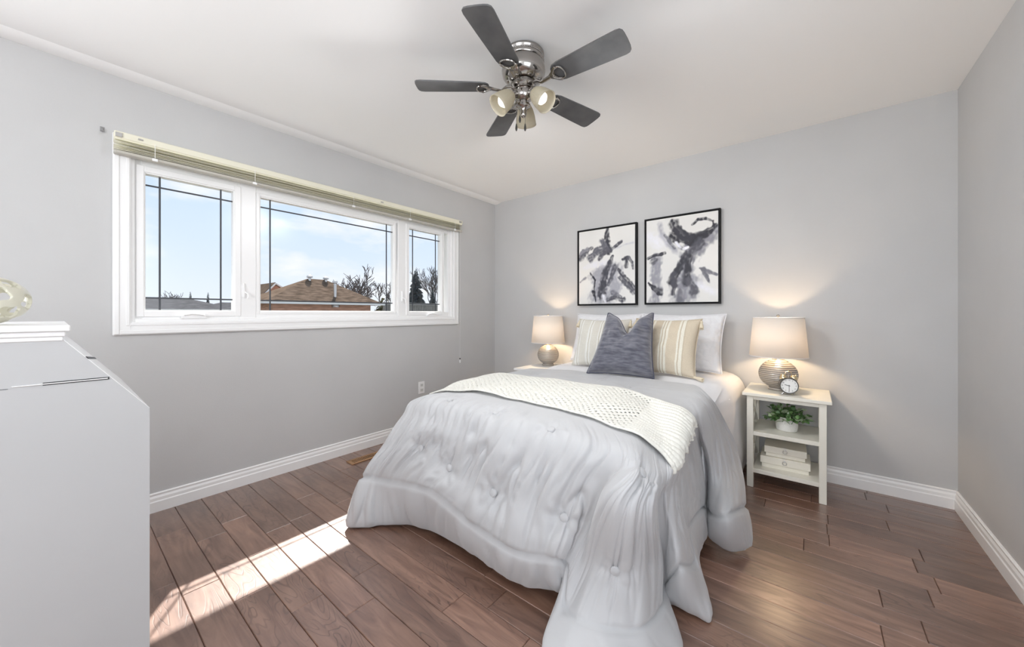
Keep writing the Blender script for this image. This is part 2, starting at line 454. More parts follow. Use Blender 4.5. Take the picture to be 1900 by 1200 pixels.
for b4 in ((.050, .058, -BL + .004, -BL + .03, .078, .100), (.05, .058, BL - .05, BL - .02, .084, .1), (.051, .056, -BL + .09, -BL + .11, .088, .096), (.051, .056, .30, .325, .086, .094)):
    MB().box(*b4, .001).build('bracket', M_steel, bl)
cd = MB().tube([(.055, 1.215, .08), (.056, 1.216, -.4), (.055, 1.214, -1.36)], .0009, 6).build('pull_cord', M_vinyl, bl)
MB().lathe([(.001, 0), (.006, -.008), (.008, -.03), (.005, -.036)], 12, (.055, 1.214, -1.345)).build('cord_tassel', M_vinyl, cd)
MB().lathe([(.002, 0), (.0085, -.003), (.0085, -.013), (.002, -.016)], 12, (.055, 1.214, -1.33)).build('cord_stop', mat('grey_stop', (.12, .12, .12), .5), cd)

# hook on the wall above the window corner, outlet, floor register
hk = MB(); hk.box(0, .004, -.006, .010, -.012, .014, .001); hk.tube([(.004, .002, .006), (.014, .002, 0), (.014, .002, -.010), (.006, .002, -.014)], .003)
h = hk.build('wall_hook', mat('grey_putty', (.3, .3, .3), .6)); h.location = (LW, .158, 2.118)
tag(h, 'small grey hook left on the wall above the corner of the window blind', 'hook')
ot = thing('wall_outlet', 'white duplex electrical outlet low on the window wall by the bed', 'outlet', (LW, 2.232, .42))
MB().box(0, .006, -.036, .036, -.058, .058, .003).build('cover_plate', M_trim, ot)
for dz in (-.024, .024):
    rc = MB().box(.005, .009, -.017, .017, dz - .015, dz + .015, .004).build('receptacle', mat('outlet_face', (.7, .7, .68), .4), ot)
    MB().box(.009, .0093, -.008, -.005, dz - .004, dz + .006).box(.009, .0093, .005, .008, dz - .004, dz + .006).build('slots', M_black, rc, smooth=False)
vt = thing('floor_register', 'wooden floor heat register with dark slots near the baseboard', 'floor vent', (-2.725, 1.56, 0))
m = MB()
for a in ((-.048, .048, -.155, -.132), (-.048, .048, .132, .155), (-.048, -.030, -.132, .132), (.030, .048, -.132, .132)): m.box(*a, 0, .007, .002)
m.build('register_frame', M_vent, vt)
m = MB(); 
for k in range(21): m.box(-.030, .030, -.128 + k * .0128 - .0028, -.128 + k * .0128 + .0028, .001, .0055)
m.build('louvers', M_vent, vt, smooth=False)
MB().box(-.031, .031, -.133, .133, .0002, .001).build('duct_opening', M_black, vt, smooth=False)
# ------------------------------------------------------------------ bed and bedding
bed = thing('bed', 'double bed with grey comforter against the far wall, between two white nightstands', 'bed', (-1.125, 2.28, 0))
MB().box(-.60, .60, -.86, .96, .10, .36, .02, 2).build('box_spring', M_mattress, bed)
MB().box(-.60, .60, -.86, .97, .36, .62, .06, 4).build('mattress', M_mattress, bed)
for sx in (-1, 1):
    for sy in (-1, 1):
        MB().box(sx * .55 - .03, sx * .55 + .03, sy * .80 - .03, sy * .80 + .03, 0, .10).build('leg', M_black, bed, smooth=False)

# coverlet: white quilt under the comforter, hanging at both sides
def coverlet():
    sec = [(-1.835, .04), (-1.835, .2), (-1.83, .4), (-1.825, .55), (-1.805, .635), (-1.76, .675), (-1.68, .69), (-1.4, .693), (-1.125, .695), (-.85, .693), (-.60, .69),
           (-.50, .682), (-.435, .655), (-.398, .60), (-.385, .52), (-.380, .40), (-.374, .25), (-.372, .12), (-.375, .035)]
    def lerp(t):
        t *= len(sec) - 1; i = min(int(t), len(sec) - 2); f = t - i
        p0, p1, p2, p3 = [Vector(sec[max(0, min(len(sec) - 1, k))]) for k in (i - 1, i, i + 1, i + 2)]
        return .5 * (2 * p1 + (p2 - p0) * f + (2 * p0 - 5 * p1 + 4 * p2 - p3) * f * f + (3 * p1 - p0 - 3 * p2 + p3) * f ** 3)
    rows = []
    for j in range(46):
        y = 2.08 + (3.275 - 2.08) * j / 45
        row = []
        for i in range(181):
            p = lerp(i / 180)
            t = i / 180
            side = max(0, 1 - (p[1] - .05) / .6)
            w = noise.noise(Vector((y * 5, t * 2, 0))) * .010 * side + noise.noise(Vector((p[0] * 5, y * 5, 3))) * .006
            nx = 1 if p[0] > -1.1 else -1
            low = max(0, .66 - p[1]) > 0
            q = Vector((p[0] + (w * nx if low else 0), y, p[1] + (0 if low else w) - (.05 * min(1, max(0, (2.72 - y) / .25)) if p[1] > .6 else 0)))
            k = math.sin(y * 130) * .0006 + math.sin(i * .9) * .0006
            q.x -= nx * .05 * min(1, max(0, (2.72 - y) / .25)) * (1 if low else 0)
            q.z += k if not low else 0; q.x += k * nx if low else 0
            row.append(q)
        rows.append(row)
    m = MB(); m.grid(rows); o = m.build('coverlet', M_cotton)
    s = o.modifiers.new('thick', 'SOLIDIFY'); s.thickness = .008; s.offset = -1
    tag(o, 'white quilted coverlet spread under the grey comforter, hanging beside the ivory nightstand', 'coverlet')
coverlet()

NET = [
[(-2.0,2.55,0.06),(-1.98,2.55,0.17),(-1.95,2.53,0.35),(-1.93,2.52,0.52),(-1.87,2.5,0.665),(-1.5,2.5,0.7),(-1.1,2.5,0.7)],
[(-2.03,2.1,0.05),(-2.0,2.1,0.17),(-1.96,2.1,0.35),(-1.94,2.1,0.52),(-1.86,2.1,0.665),(-1.5,2.1,0.69),(-1.1,2.3,0.69)],
[(-2.04,1.65,0.04),(-2.02,1.65,0.16),(-1.97,1.66,0.35),(-1.93,1.7,0.52),(-1.85,1.75,0.66),(-1.5,1.85,0.69),(-1.1,2.12,0.69)],
[(-2.06,1.25,0.03),(-2.03,1.27,0.15),(-1.98,1.32,0.33),(-1.92,1.42,0.51),(-1.8,1.52,0.645),(-1.45,1.75,0.68),(-1.1,2.06,0.69)],
[(-1.924,0.978,0.03),(-1.919,1.06,0.244),(-1.863,1.15,0.403),(-1.821,1.24,0.553),(-1.777,1.36,0.652),(-1.4,1.7,0.68),(-1.1,2.0,0.69)],
[(-1.851,1.013,0.015),(-1.838,1.08,0.251),(-1.728,1.15,0.431),(-1.659,1.22,0.578),(-1.62,1.32,0.688),(-1.38,1.62,0.68),(-1.1,1.97,0.69)],
[(-1.757,1.104,0.02),(-1.717,1.11,0.258),(-1.555,1.16,0.453),(-1.468,1.21,0.587),(-1.451,1.31,0.69),(-1.33,1.58,0.68),(-1.1,1.95,0.69)],
[(-1.566,1.198,0.03),(-1.435,1.13,0.287),(-1.345,1.17,0.407),(-1.291,1.21,0.569),(-1.291,1.3,0.684),(-1.26,1.55,0.68),(-1.1,1.93,0.69)],
[(-1.23,1.2,0.04),(-1.148,1.12,0.243),(-1.119,1.16,0.418),(-1.077,1.2,0.581),(-1.1,1.3,0.68),(-1.15,1.55,0.68),(-1.1,1.92,0.69)],
[(-0.949,1.176,0.045),(-0.896,1.12,0.218),(-0.892,1.16,0.398),(-0.861,1.2,0.542),(-0.864,1.29,0.672),(-1.02,1.55,0.68),(-1.1,1.92,0.69)],
[(-0.782,1.235,0.05),(-0.733,1.15,0.24),(-0.712,1.18,0.382),(-0.684,1.21,0.524),(-0.671,1.29,0.656),(-0.9,1.55,0.68),(-1.1,1.92,0.69)],
[(-0.742,1.233,0.06),(-0.708,1.2,0.2),(-0.65,1.23,0.358),(-0.591,1.24,0.511),(-0.551,1.29,0.648),(-0.8,1.58,0.68),(-1.1,1.93,0.69)],
[(-0.71,1.039,0.02),(-0.688,1.151,0.1),(-0.645,1.213,0.24),(-0.563,1.17,0.517),(-0.497,1.28,0.644),(-0.75,1.62,0.68),(-1.1,1.95,0.69)],
[(-0.599,0.977,0.015),(-0.613,1.121,0.1),(-0.589,1.193,0.255),(-0.488,1.12,0.535),(-0.465,1.27,0.64),(-0.72,1.66,0.68),(-1.1,1.97,0.69)],
[(-0.464,1.028,0.015),(-0.512,1.154,0.1),(-0.515,1.192,0.255),(-0.456,1.13,0.532),(-0.449,1.29,0.628),(-0.7,1.7,0.68),(-1.1,1.99,0.69)],
[(-0.372,1.154,0.015),(-0.431,1.227,0.1),(-0.452,1.261,0.25),(-0.42,1.17,0.52),(-0.439,1.32,0.608),(-0.68,1.74,0.68),(-1.1,2.01,0.69)],
[(-0.334,1.325,0.015),(-0.416,1.371,0.09),(-0.432,1.405,0.22),(-0.402,1.24,0.488),(-0.428,1.36,0.587),(-0.66,1.78,0.68),(-1.1,2.03,0.69)],
[(-0.432,1.485,0.02),(-0.445,1.5,0.08),(-0.437,1.46,0.261),(-0.438,1.4,0.448),(-0.422,1.41,0.572),(-0.66,1.82,0.68),(-1.1,2.05,0.69)],
[(-0.346,1.5,0.015),(-0.37,1.425,0.226),(-0.395,1.435,0.339),(-0.415,1.438,0.471),(-0.416,1.47,0.581),(-0.66,1.86,0.68),(-1.1,2.07,0.69)],
[(-0.288,1.535,0.015),(-0.36,1.604,0.146),(-0.39,1.547,0.321),(-0.415,1.567,0.454),(-0.413,1.53,0.599),(-0.66,1.9,0.68),(-1.1,2.09,0.69)],
[(-0.384,1.78,0.05),(-0.4,1.671,0.236),(-0.41,1.677,0.336),(-0.425,1.704,0.471),(-0.419,1.63,0.626),(-0.66,1.95,0.69),(-1.1,2.11,0.69)],
[(-0.399,1.977,0.05),(-0.405,1.941,0.206),(-0.415,1.933,0.322),(-0.425,1.852,0.492),(-0.428,1.75,0.645),(-0.66,2.0,0.69),(-1.1,2.14,0.69)],
[(-0.409,2.054,0.05),(-0.42,2.122,0.14),(-0.435,2.197,0.278),(-0.44,2.049,0.484),(-0.434,1.84,0.662),(-0.66,2.06,0.69),(-1.1,2.18,0.69)],
[(-0.37,1.985,0.05),(-0.365,1.948,0.191),(-0.39,2.068,0.32),(-0.41,1.999,0.51),(-0.436,1.92,0.672),(-0.66,2.14,0.69),(-1.1,2.24,0.69)],
[(-0.301,1.982,0.03),(-0.3,1.902,0.228),(-0.345,2.084,0.328),(-0.385,2.094,0.503),(-0.436,2.02,0.692),(-0.66,2.22,0.69),(-1.1,2.3,0.69)],
[(-0.248,2.035,0.03),(-0.27,1.99,0.226),(-0.325,2.2,0.321),(-0.375,2.234,0.503),(-0.437,2.12,0.701),(-0.65,2.34,0.69),(-1.1,2.42,0.695)],
[(-0.218,2.08,0.05),(-0.255,2.21,0.159),(-0.31,2.419,0.327),(-0.37,2.363,0.525),(-0.434,2.22,0.701),(-0.62,2.5,0.695),(-1.1,2.5,0.7)],
]
def crom(p0, p1, p2, p3, f):
    return .5 * (2 * p1 + (p2 - p0) * f + (2 * p0 - 5 * p1 + 4 * p2 - p3) * f * f + (3 * p1 - p0 - 3 * p2 + p3) * f ** 3)
def build_duvet():
    A = np.array(NET)                       # columns x 7 x 3, rows hem > seam > mid > upper > crest > inner > spine
    nc, nr = A.shape[:2]
    sub = [13, 13, 14, 14, 14, 8]
    def rowsamp(B):                          # interpolate along rows
        out = []; ids = []
        for r in range(nr - 1):
            for k in range(sub[r]):
                f = k / sub[r]
                i0, i3 = max(r - 1, 0), min(r + 2, nr - 1)
                out.append(crom(B[i0], B[r], B[r + 1], B[i3], f)); ids.append(r + f)
        out.append(B[nr - 1]); ids.append(nr - 1.0)
        return np.array(out), ids
    cols = []; cid = []
    for c in range(nc - 1):
        n = 24
        for k in range(n):
            f = k / n
            i0, i3 = max(c - 1, 0), min(c + 2, nc - 1)
            cols.append(crom(A[i0], A[c], A[c + 1], A[i3], f)); cid.append(c + f)
    cols.append(A[nc - 1]); cid.append(nc - 1.0)
    G = []
    for B in cols:
        g, rid = rowsamp(B); G.append(g)
    G = np.array(G)                          # NC x NR x 3
    NC, NR = G.shape[:2]
    # arc length along the seam row, for evenly spaced gathers
    rm = [i for i, r in enumerate(rid) if abs(r - 2.0) < 1e-6][0]
    seg = np.linalg.norm(np.diff(G[:, rm, :], axis=0), axis=1); s = np.concatenate([[0], np.cumsum(seg)])
    # normals
    du = np.gradient(G, axis=0); dv = np.gradient(G, axis=1)
    n = np.cross(dv, du); n /= (np.linalg.norm(n, axis=2, keepdims=True) + 1e-9)
    if n[NC // 2, NR - 12, 2] < 0: n = -n
    for j in range(NR):
        w_ = min(1, max(0, rid[j] - 4.6) / .9)
        n[:, j] = n[:, j] * (1 - w_) + np.array([0, 0, 1.0]) * w_
    buttons = [(-1.5,1.32,0.69),(-1.16,1.31,0.68),(-0.84,1.29,0.67),(-0.45,1.26,0.6),(-1.555,1.16,0.453),(-1.345,1.17,0.407),(-1.05,1.16,0.38),(-0.712,1.18,0.382),(-0.515,1.19,0.255),(-1.304,2.28,0.68),(-0.888,2.27,0.68),(-1.62,2.27,0.68)]
    D = np.zeros((NC, NR))
    sm = lambda a, b, x: (lambda t: t * t * (3 - 2 * t))(min(1, max(0, (x - a) / (b - a))))
    for i in range(NC):
        c = cid[i]
        foot = sm(3.5, 5.0, c) * (1 - sm(10.6, 11.6, c))
        fold = sm(11, 12.5, c)
        amp = .034 * foot + .014 * fold + .006 * (1 - sm(3.5, 5, c))
        for j in range(NR):
            r = rid[j]
            d = 0.0
            if r > 1.0:
                env = sm(1.0, 1.12, r) * (1 - sm(3.7, 4.6, r)) * (.55 + .45 * math.sin(math.pi * min(1, (r - 1) / 3)))
                drift = s[i] + .035 * (r - 2.5) * (1 if c < 7 else -1) * .6
                a = noise.noise(Vector((drift * 14, r * .32, 1.3)))
                b = noise.noise(Vector((drift * 30, r * .5, 7.7)))
                c2 = noise.noise(Vector((drift * 22, r * .45, 15.2)))
                fade = .45 + .55 * min(1, max(0, .5 + 1.6 * noise.noise(Vector((s[i] * 5, r * 1.6, 30)))))
                g = .55 * a + .35 * b - .62 * fade * math.exp(-(a / .085) ** 2) - .45 * fade * math.exp(-(c2 / .09) ** 2)
                d += amp * env * g
                d += .006 * noise.noise(Vector(tuple(G[i, j] * 5.0))) * (1 - .6 * foot)
                d += .010 * sm(1.0, 1.5, r) * (1 - sm(1.5, 2.2, r)) * .4
            if r > 3.6:
                P = G[i, j]
                d += sm(3.6, 4.3, r) * (.008 * noise.noise(Vector((P[0] * 4, P[1] * 6, 2))) + .004 * noise.noise(Vector((P[0] * 9 + P[1] * 4, P[1] * 14, 5))))
            if r < 1.0:                       # stuffed hem band
                d += .012 * math.sin(math.pi * min(1, max(0, r))) ** .6
                hb = noise.noise(Vector((s[i] * 13 + .5 * r, r * .9, 4)))
                d += (.012 * foot + .008) * math.sin(math.pi * min(1, r + .12)) ** .7 * (.9 * hb - .7 * math.exp(-(hb / .10) ** 2) * (.4 + .6 * r))
            d -= .012 * math.exp(-((r - 1.0) / .030) ** 2)          # stitched seam
            D[i, j] = d
    pos = G + n * D[..., None]
    flat = G.reshape(-1, 3)
    bn = []
    for b in buttons:
        b = np.array(b); dd = np.linalg.norm(G - b, axis=2)
        k = np.unravel_index(np.argmin(dd), dd.shape); ctr = G[k]
        dd = np.linalg.norm(G - ctr, axis=2)
        rel = G - ctr
        ang = np.arctan2((rel * du[k] / np.linalg.norm(du[k])).sum(2), (rel * dv[k] / np.linalg.norm(dv[k])).sum(2))
        dim = -.010 * np.exp(-(dd / .022) ** 2) - .012 * np.exp(-(dd / .06) ** 2) + .005 * np.exp(-((dd - .05) / .03) ** 2) * np.cos(ang * 6 + 1)
        pos += n * dim[..., None]
        bn.append((k, n[k]))
    # roundness at the hem: extra rows that curl under
    hem = pos[:, 0, :]; hn = n[:, 1, :].copy(); dn = G[:, 0, :] - G[:, 4, :]
    for _ in range(12):
        for q in (hn, dn): q[1:-1] = .5 * q[1:-1] + .25 * (q[2:] + q[:-2])
    hn /= np.linalg.norm(hn, axis=1, keepdims=True); dn /= np.linalg.norm(dn, axis=1, keepdims=True)
    for _ in range(3): hem[1:-1] = .5 * hem[1:-1] + .25 * (hem[2:] + hem[:-2])
    extra = []
    for a, rr in ((35, .014), (75, .014), (120, .014), (160, .014)):
        t = math.radians(a)
        q = hem + dn * (rr * math.sin(t)) * .7 - hn * (rr * (1 - math.cos(t)))
        extra.append(q)
    lin = extra[-1] - dn * .06 - hn * .010
    ex = np.stack(list(reversed(extra + [lin])), axis=1)
    allp = np.concatenate([ex, pos], axis=1)
    allp[..., 2] = np.maximum(allp[..., 2], .004)
    m = MB(); m.grid([[Vector(p) for p in row] for row in allp])
    o = m.build('comforter', M_duvet, sharp=3)
    sd = o.modifiers.new('smooth', 'SMOOTH'); sd.factor = .2; sd.iterations = 1
    tag(o, 'silver grey tufted comforter draped over the bed and spilling onto the wooden floor', 'comforter')
    for k, nn in bn:
        N = Vector(nn); p = Vector(pos[k]) + N * .0035
        q = N.to_track_quat('Z', 'Y').to_matrix()
        b = MB(); b.lathe([(.0001, .009), (.009, .0085), (.0150, .006), (.0175, .001), (.0160, -.004), (.0001, -.006)], 20, p, q)
        bo = b.build('tuft_button', M_duvet, o)
    return o, allp
duvet, dpts = build_duvet()
bvh_src = bmesh.new(); bvh_src.from_mesh(duvet.data); DUV = BVHTree.FromBMesh(bvh_src); bvh_src.free()

# ------------------------------------------------------------------ knitted throw
TF = [(-1.84,1.448,0.67),(-1.738,1.48,0.69),(-1.116,1.51,0.69),(-0.768,1.46,0.69),(-0.6,1.42,0.68),(-0.5,1.43,0.65),(-0.45,1.45,0.6),(-0.42,1.455,0.518)]
TB = [(-1.9,1.93,0.68),(-1.75,2.05,0.69),(-1.457,2.07,0.69),(-1.059,2.08,0.69),(-0.817,2.05,0.69),(-0.6,1.9,0.69),(-0.5,1.86,0.67),(-0.43,1.85,0.6)]
def build_throw():
    def samp(L, t):
        L = [Vector(p) for p in L]
        d = [0]
        for a, b in zip(L, L[1:]): d.append(d[-1] + (b - a).length)
        x = t * d[-1]
        for i in range(len(L) - 1):
            if x <= d[i + 1] + 1e-9: break
        f = (x - d[i]) / max(1e-9, d[i + 1] - d[i])
        P = [L[max(0, min(len(L) - 1, k))] for k in (i - 1, i, i + 1, i + 2)]
        return crom(*P, f)
    NU, NV = 560, 150
    base = np.zeros((NU + 1, NV + 1, 3))
    for i in range(NU + 1):
        u = i / NU
        f = samp(TF, u); b = samp(TB, u)
        end = max(0, (u - .80) / .20)
        for j in range(NV + 1):
            v = j / NV
            p = f.lerp(b, v)
            p += Vector((.5, -.3, -.8)) * (.022 * end * end * math.sin(v * math.pi * 3.2 + .6))      # uneven end
            loc, nn, idx, dist = DUV.find_nearest(p)
            if nn.z < -.1: nn = -nn
            nn = (nn + Vector((.5 * end, -.2 * end, .8))).normalized()
            h = .016 + .012 * max(0, noise.noise(Vector((u * 5, v * 3.2, 9)))) + .016 * end * max(0, math.sin(v * 9.5 + 2.2 * noise.noise(Vector((u * 4, v, 2)))))
            base[i, j] = loc + nn * h
    def relax(A, n):
        for _ in range(n):
            A[1:-1] = A[1:-1] * .5 + .25 * (A[2:] + A[:-2])
            A[:, 1:-1] = A[:, 1:-1] * .5 + .25 * (A[:, 2:] + A[:, :-2])
        return A
    base = relax(base, 40)
    for rep in range(2):
        for i in range(NU + 1):
            for j in range(NV + 1):
                p = Vector(base[i, j]); loc, nn, idx, dist = DUV.find_nearest(p)
                if nn.z < -.1: nn = -nn
                sd_ = (p - loc).dot(nn)
                if sd_ < .012: base[i, j] = p + nn * (.012 - sd_)
        base = relax(base, 6)
    du = np.gradient(base, axis=0); dv = np.gradient(base, axis=1); N = np.cross(du, dv); N /= np.linalg.norm(N, axis=2, keepdims=True)
    if N[NU // 3, NV // 2, 2] < 0: N = -N
    hole = set(); R = base.copy()
    for i in range(NU + 1):
        u = i / NU; rib = max(0, min(1, (u - .83) / .03))
        for j in range(NV + 1):
            v = j / NV; edge = max(0, min(1, min(v, 1 - v, u) / .035))
            X, Y = u * 1.95 / .0250 + .25 * noise.noise(Vector((u * 9, v * 4, 1))), v * .60 / .0225 + .2 * noise.noise(Vector((u * 9, v * 4, 6)))
            c = math.cos(math.pi * X) * math.cos(math.pi * Y)
            knit = .0050 * (1 - max(0, c)) ** .8 - .004 + .0012 * math.sin(X * 7 + Y * 11)
            ribs = .0042 * abs(math.sin(v * 52)) - .002 + .0007 * math.sin(u * 900)
            R[i, j] += N[i, j] * ((knit * (1 - rib) + ribs * rib) * edge)
            if c > .36 and rib < .2 and edge > .8: hole.add((i, j))
    m = MB(); V = [[m.bm.verts.new(p) for p in r] for r in R]
    for i in range(NU):
        for j in range(NV):
            if sum(q in hole for q in ((i, j), (i + 1, j), (i, j + 1), (i + 1, j + 1))) < 4:
                m.bm.faces.new((V[i][j], V[i + 1][j], V[i + 1][j + 1], V[i][j + 1]))
    for v in [v for v in m.bm.verts if not v.link_faces]: m.bm.verts.remove(v)
    o = m.build('throw_blanket', M_throw, sharp=3)
    sd = o.modifiers.new('thick', 'SOLIDIFY'); sd.thickness = .006; sd.offset = -1
    tag(o, 'cream open-knit throw blanket laid across the grey comforter, one corner hanging over the side', 'blanket')
    return o
build_throw()

# ------------------------------------------------------------------ cushions
def pillow_mesh(w, h, t, n=44, pinch=.06, chop=0.0, power=.5, wr=.006, seed=0, round_=0.0):
    m = MB(); rows = {1: [], -1: []}; rim = []
    def pt(u, v, sgn):
        x = .5 * w * u * (1 - pinch * (1 - v * v)); z = .5 * h * v * (1 - pinch * (1 - u * u))
        prof = max(0, (1 - u * u) * (1 - v * v)) ** power
        y = sgn * .5 * t * prof
        if chop:
            dip = math.exp(-(u / .34) ** 2) * max(0, (v + .35) / 1.35) ** 1.6
            z -= chop * dip
            y *= 1 - .35 * dip
            y += -sgn * .012 * math.exp(-((u) / .10) ** 2) * max(0, v) * prof * 2
            x = x * (1 - .155 * (v + 1)) + .020 * (v + 1)
            z += .018 * math.exp(-((abs(u) - .96) / .2) ** 2) * max(0, v) ** 3
        z -= .012 * max(0, -v) * 0
        y += sgn * prof * wr * (noise.noise(Vector((u * 3 + seed, v * 3, sgn))) + .5 * noise.noise(Vector((u * 7 + seed, v * 7 + u * 4, sgn))))
        if chop: y += sgn * prof * .011 * math.sin(11 * math.atan2(u - .1, 1.15 - v) + 2) * math.exp(-((v - .55) / .5) ** 2) 
        return Vector((x, y, z + h / 2))
    for sgn in (1, -1):
        rows = [[pt(-1 + 2 * i / n, -1 + 2 * j / n, sgn) for i in range(n + 1)] for j in range(n + 1)]
        m.grid(rows)
    edge = [pt(-1 + 2 * i / n, -1, 0) for i in range(n)] + [pt(1, -1 + 2 * j / n, 0) for j in range(n)] + \
           [pt(1 - 2 * i / n, 1, 0) for i in range(n)] + [pt(-1, 1 - 2 * j / n, 0) for j in range(n)]
    return m, edge
def cushion(name, label, cat, M, Mp, w, h, t, loc, lean, yaw, group=None, pipe=.004, roll=0, tassels=None, Mt=None, **k):
    m, edge = pillow_mesh(w, h, t, **k)
    o = m.build(name, M, None, sharp=3, weld=True)
    o.location = loc
    o.rotation_euler = (Matrix.Rotation(yaw, 3, 'Z') @ Matrix.Rotation(-lean, 3, 'X') @ Matrix.Rotation(roll, 3, 'Y')).to_euler()
    tag(o, label, cat, group)
    if pipe: MB().tube(edge, pipe, 6, closed=True).build('piping', Mp, o)
    for cx, cz, ang in tassels or []:
        a = Vector((cx, 0, cz)); d = Vector((math.sin(ang), -.25, -math.cos(ang))).normalized()
        q = d.to_track_quat('Z', 'Y').to_matrix()
        tm = MB(); tm.lathe([(.002, 0), (.009, .006), (.010, .014), (.007, .020), (.012, .035), (.0145, .058), (.013, .066), (.001, .064)], 14, a, q)
        for kk in range(7):
            an = kk * .9; tm.tube([a + q @ Vector((.006 * math.cos(an), .006 * math.sin(an), .02)), a + q @ Vector((.013 * math.cos(an), .013 * math.sin(an), .072))], .0022, 5)
        tm.build('tassel', Mt, o)
    return o

def stripe_mat(name, base, pale, dark):
    m = bpy.data.materials.new(name); m.use_nodes = True; nt = m.node_tree; b = nt.nodes['Principled BSDF']
    b.inputs['Roughness'].default_value = .9; b.inputs['Specular IOR Level'].default_value = .1
    t = nt.nodes.new('ShaderNodeTexCoord'); sx = nt.nodes.new('ShaderNodeSeparateXYZ'); nt.links.new(t.outputs['Object'], sx.inputs[0])
    mr = nt.nodes.new('ShaderNodeMapRange'); mr.inputs[1].default_value = -.25; mr.inputs[2].default_value = .25; nt.links.new(sx.outputs['X'], mr.inputs[0])
    r = nt.nodes.new('ShaderNodeValToRGB'); cr_ = r.color_ramp; cr_.interpolation = 'CONSTANT'
    st = [(0, base), (.10, pale), (.13, dark), (.145, pale), (.17, base), (.30, pale), (.33, dark), (.345, pale), (.375, base), (.485, pale), (.505, dark), (.52, pale), (.545, dark), (.56, pale), (.59, base), (.72, pale), (.745, dark), (.76, pale), (.80, dark), (.815, base)]
    cr_.elements[0].position = 0; cr_.elements[0].color = (*base, 1)
    cr_.elements[1].position = st[1][0]; cr_.elements[1].color = (*st[1][1], 1)
    for p, c in st[2:]:
        e = cr_.elements.new(p); e.color = (*c, 1)
    nt.links.new(mr.outputs[0], r.inputs[0])
    wv = nt.nodes.new('ShaderNodeTexNoise'); wv.inputs['Scale'].default_value = 260; nt.links.new(t.outputs['Object'], wv.inputs['Vector'])
    mx = nt.nodes.new('ShaderNodeMix'); mx.data_type = 'RGBA'; mx.blend_type = 'MULTIPLY'; mx.inputs[0].default_value = .35
    nt.links.new(r.outputs[0], mx.inputs[6]); nt.links.new(wv.outputs['Fac'], mx.inputs[7])
    gm = nt.nodes.new('ShaderNodeGamma'); gm.inputs[1].default_value = .85; nt.links.new(mx.outputs[2], gm.inputs[0]); nt.links.new(gm.outputs[0], b.inputs['Base Color'])
    bp = nt.nodes.new('ShaderNodeBump'); bp.inputs['Strength'].default_value = .3; bp.inputs['Distance'].default_value = .002
    nt.links.new(wv.outputs['Fac'], bp.inputs['Height']); nt.links.new(bp.outputs[0], b.inputs['Normal'])
    return m
M_strT = stripe_mat('tan_striped_weave', (.66, .56, .42), (.84, .80, .68), (.58, .49, .36))
M_strC = stripe_mat('cream_striped_weave', (.74, .71, .63), (.86, .85, .80), (.60, .56, .46))
M_navy = mat('slate_blue_velvet', (.085, .086, .112), .8, noise_amt=.3, noise_scale=14, stretch=(1, 1, 5), col2=(.170, .171, .200), spec=.15, sheen=.6, bump=.2, bump_scale=90)  # lighter mottling paints the velvet's sheen into the colour
M_navy_pipe = mat('slate_blue_piping', (.07, .072, .105), .8)
M_tassel = mat('beige_tassel', (.68, .60, .46), .9)

def quilt_mat():
    m = bpy.data.materials.new('white_quilted_cotton'); m.use_nodes = True; nt = m.node_tree; b = nt.nodes['Principled BSDF']
    b.inputs['Base Color'].default_value = (.80, .80, .82, 1); b.inputs['Roughness'].default_value = .85; b.inputs['Specular IOR Level'].default_value = .1
    t = nt.nodes.new('ShaderNodeTexCoord'); v = nt.nodes.new('ShaderNodeTexVoronoi'); v.inputs['Scale'].default_value = 26
    nt.links.new(t.outputs['Object'], v.inputs['Vector'])
    bp = nt.nodes.new('ShaderNodeBump'); bp.inputs['Strength'].default_value = .9; bp.inputs['Distance'].default_value = .009; bp.invert = True
    nt.links.new(v.outputs['Distance'], bp.inputs['Height']); nt.links.new(bp.outputs[0], b.inputs['Normal']); return m
M_quilt = quilt_mat()
R = math.radians
cushion('bed_pillow', 'white quilted sham pillow standing behind the cream striped cushion, nearer the window', 'pillow', M_quilt, M_cotton, .63, .46, .19,
        (-1.452, 3.06, .70), R(20), R(1), 'white quilted shams', pinch=.065, power=.44, seed=2, wr=.014)
cushion('bed_pillow', 'white quilted sham pillow standing behind the tan striped cushion, nearer the alarm clock', 'pillow', M_quilt, M_cotton, .64, .46, .19,
        (-.825, 3.05, .70), R(20), R(-2), 'white quilted shams', pinch=.065, power=.44, seed=5, wr=.014)
cushion('striped_cushion', 'cream striped cushion with tassels, half hidden by the slate blue cushion', 'cushion', M_strC, M_strC, .46, .42, .16,
        (-1.36, 2.79, .70), R(22), R(4), 'striped tasselled cushions', pipe=.003, tassels=[(-.225, .405, -.05), (.225, .41, .1)], Mt=M_tassel, pinch=.085, power=.46, wr=.012, seed=9)
cushion('striped_cushion', 'tan striped cushion with beige tassels, right beside the slate blue cushion', 'cushion', M_strT, M_strT, .48, .43, .17,
        (-.845, 2.72, .70), R(22), R(-3), 'striped tasselled cushions', pipe=.003, tassels=[(.235, .415, .15), (.225, .01, 1.3), (-.235, .415, -.1)], Mt=M_tassel, pinch=.085, power=.46, wr=.012, seed=12)
cushion('velvet_cushion', 'slate blue velvet cushion with a chopped dent in its top, front of the bed pillows', 'cushion', M_navy, M_navy_pipe, .47, .45, .22,
        (-1.055, 2.50, .70), R(20), R(8), pipe=.005, chop=.13, pinch=.065, power=.44, seed=20, wr=.020)
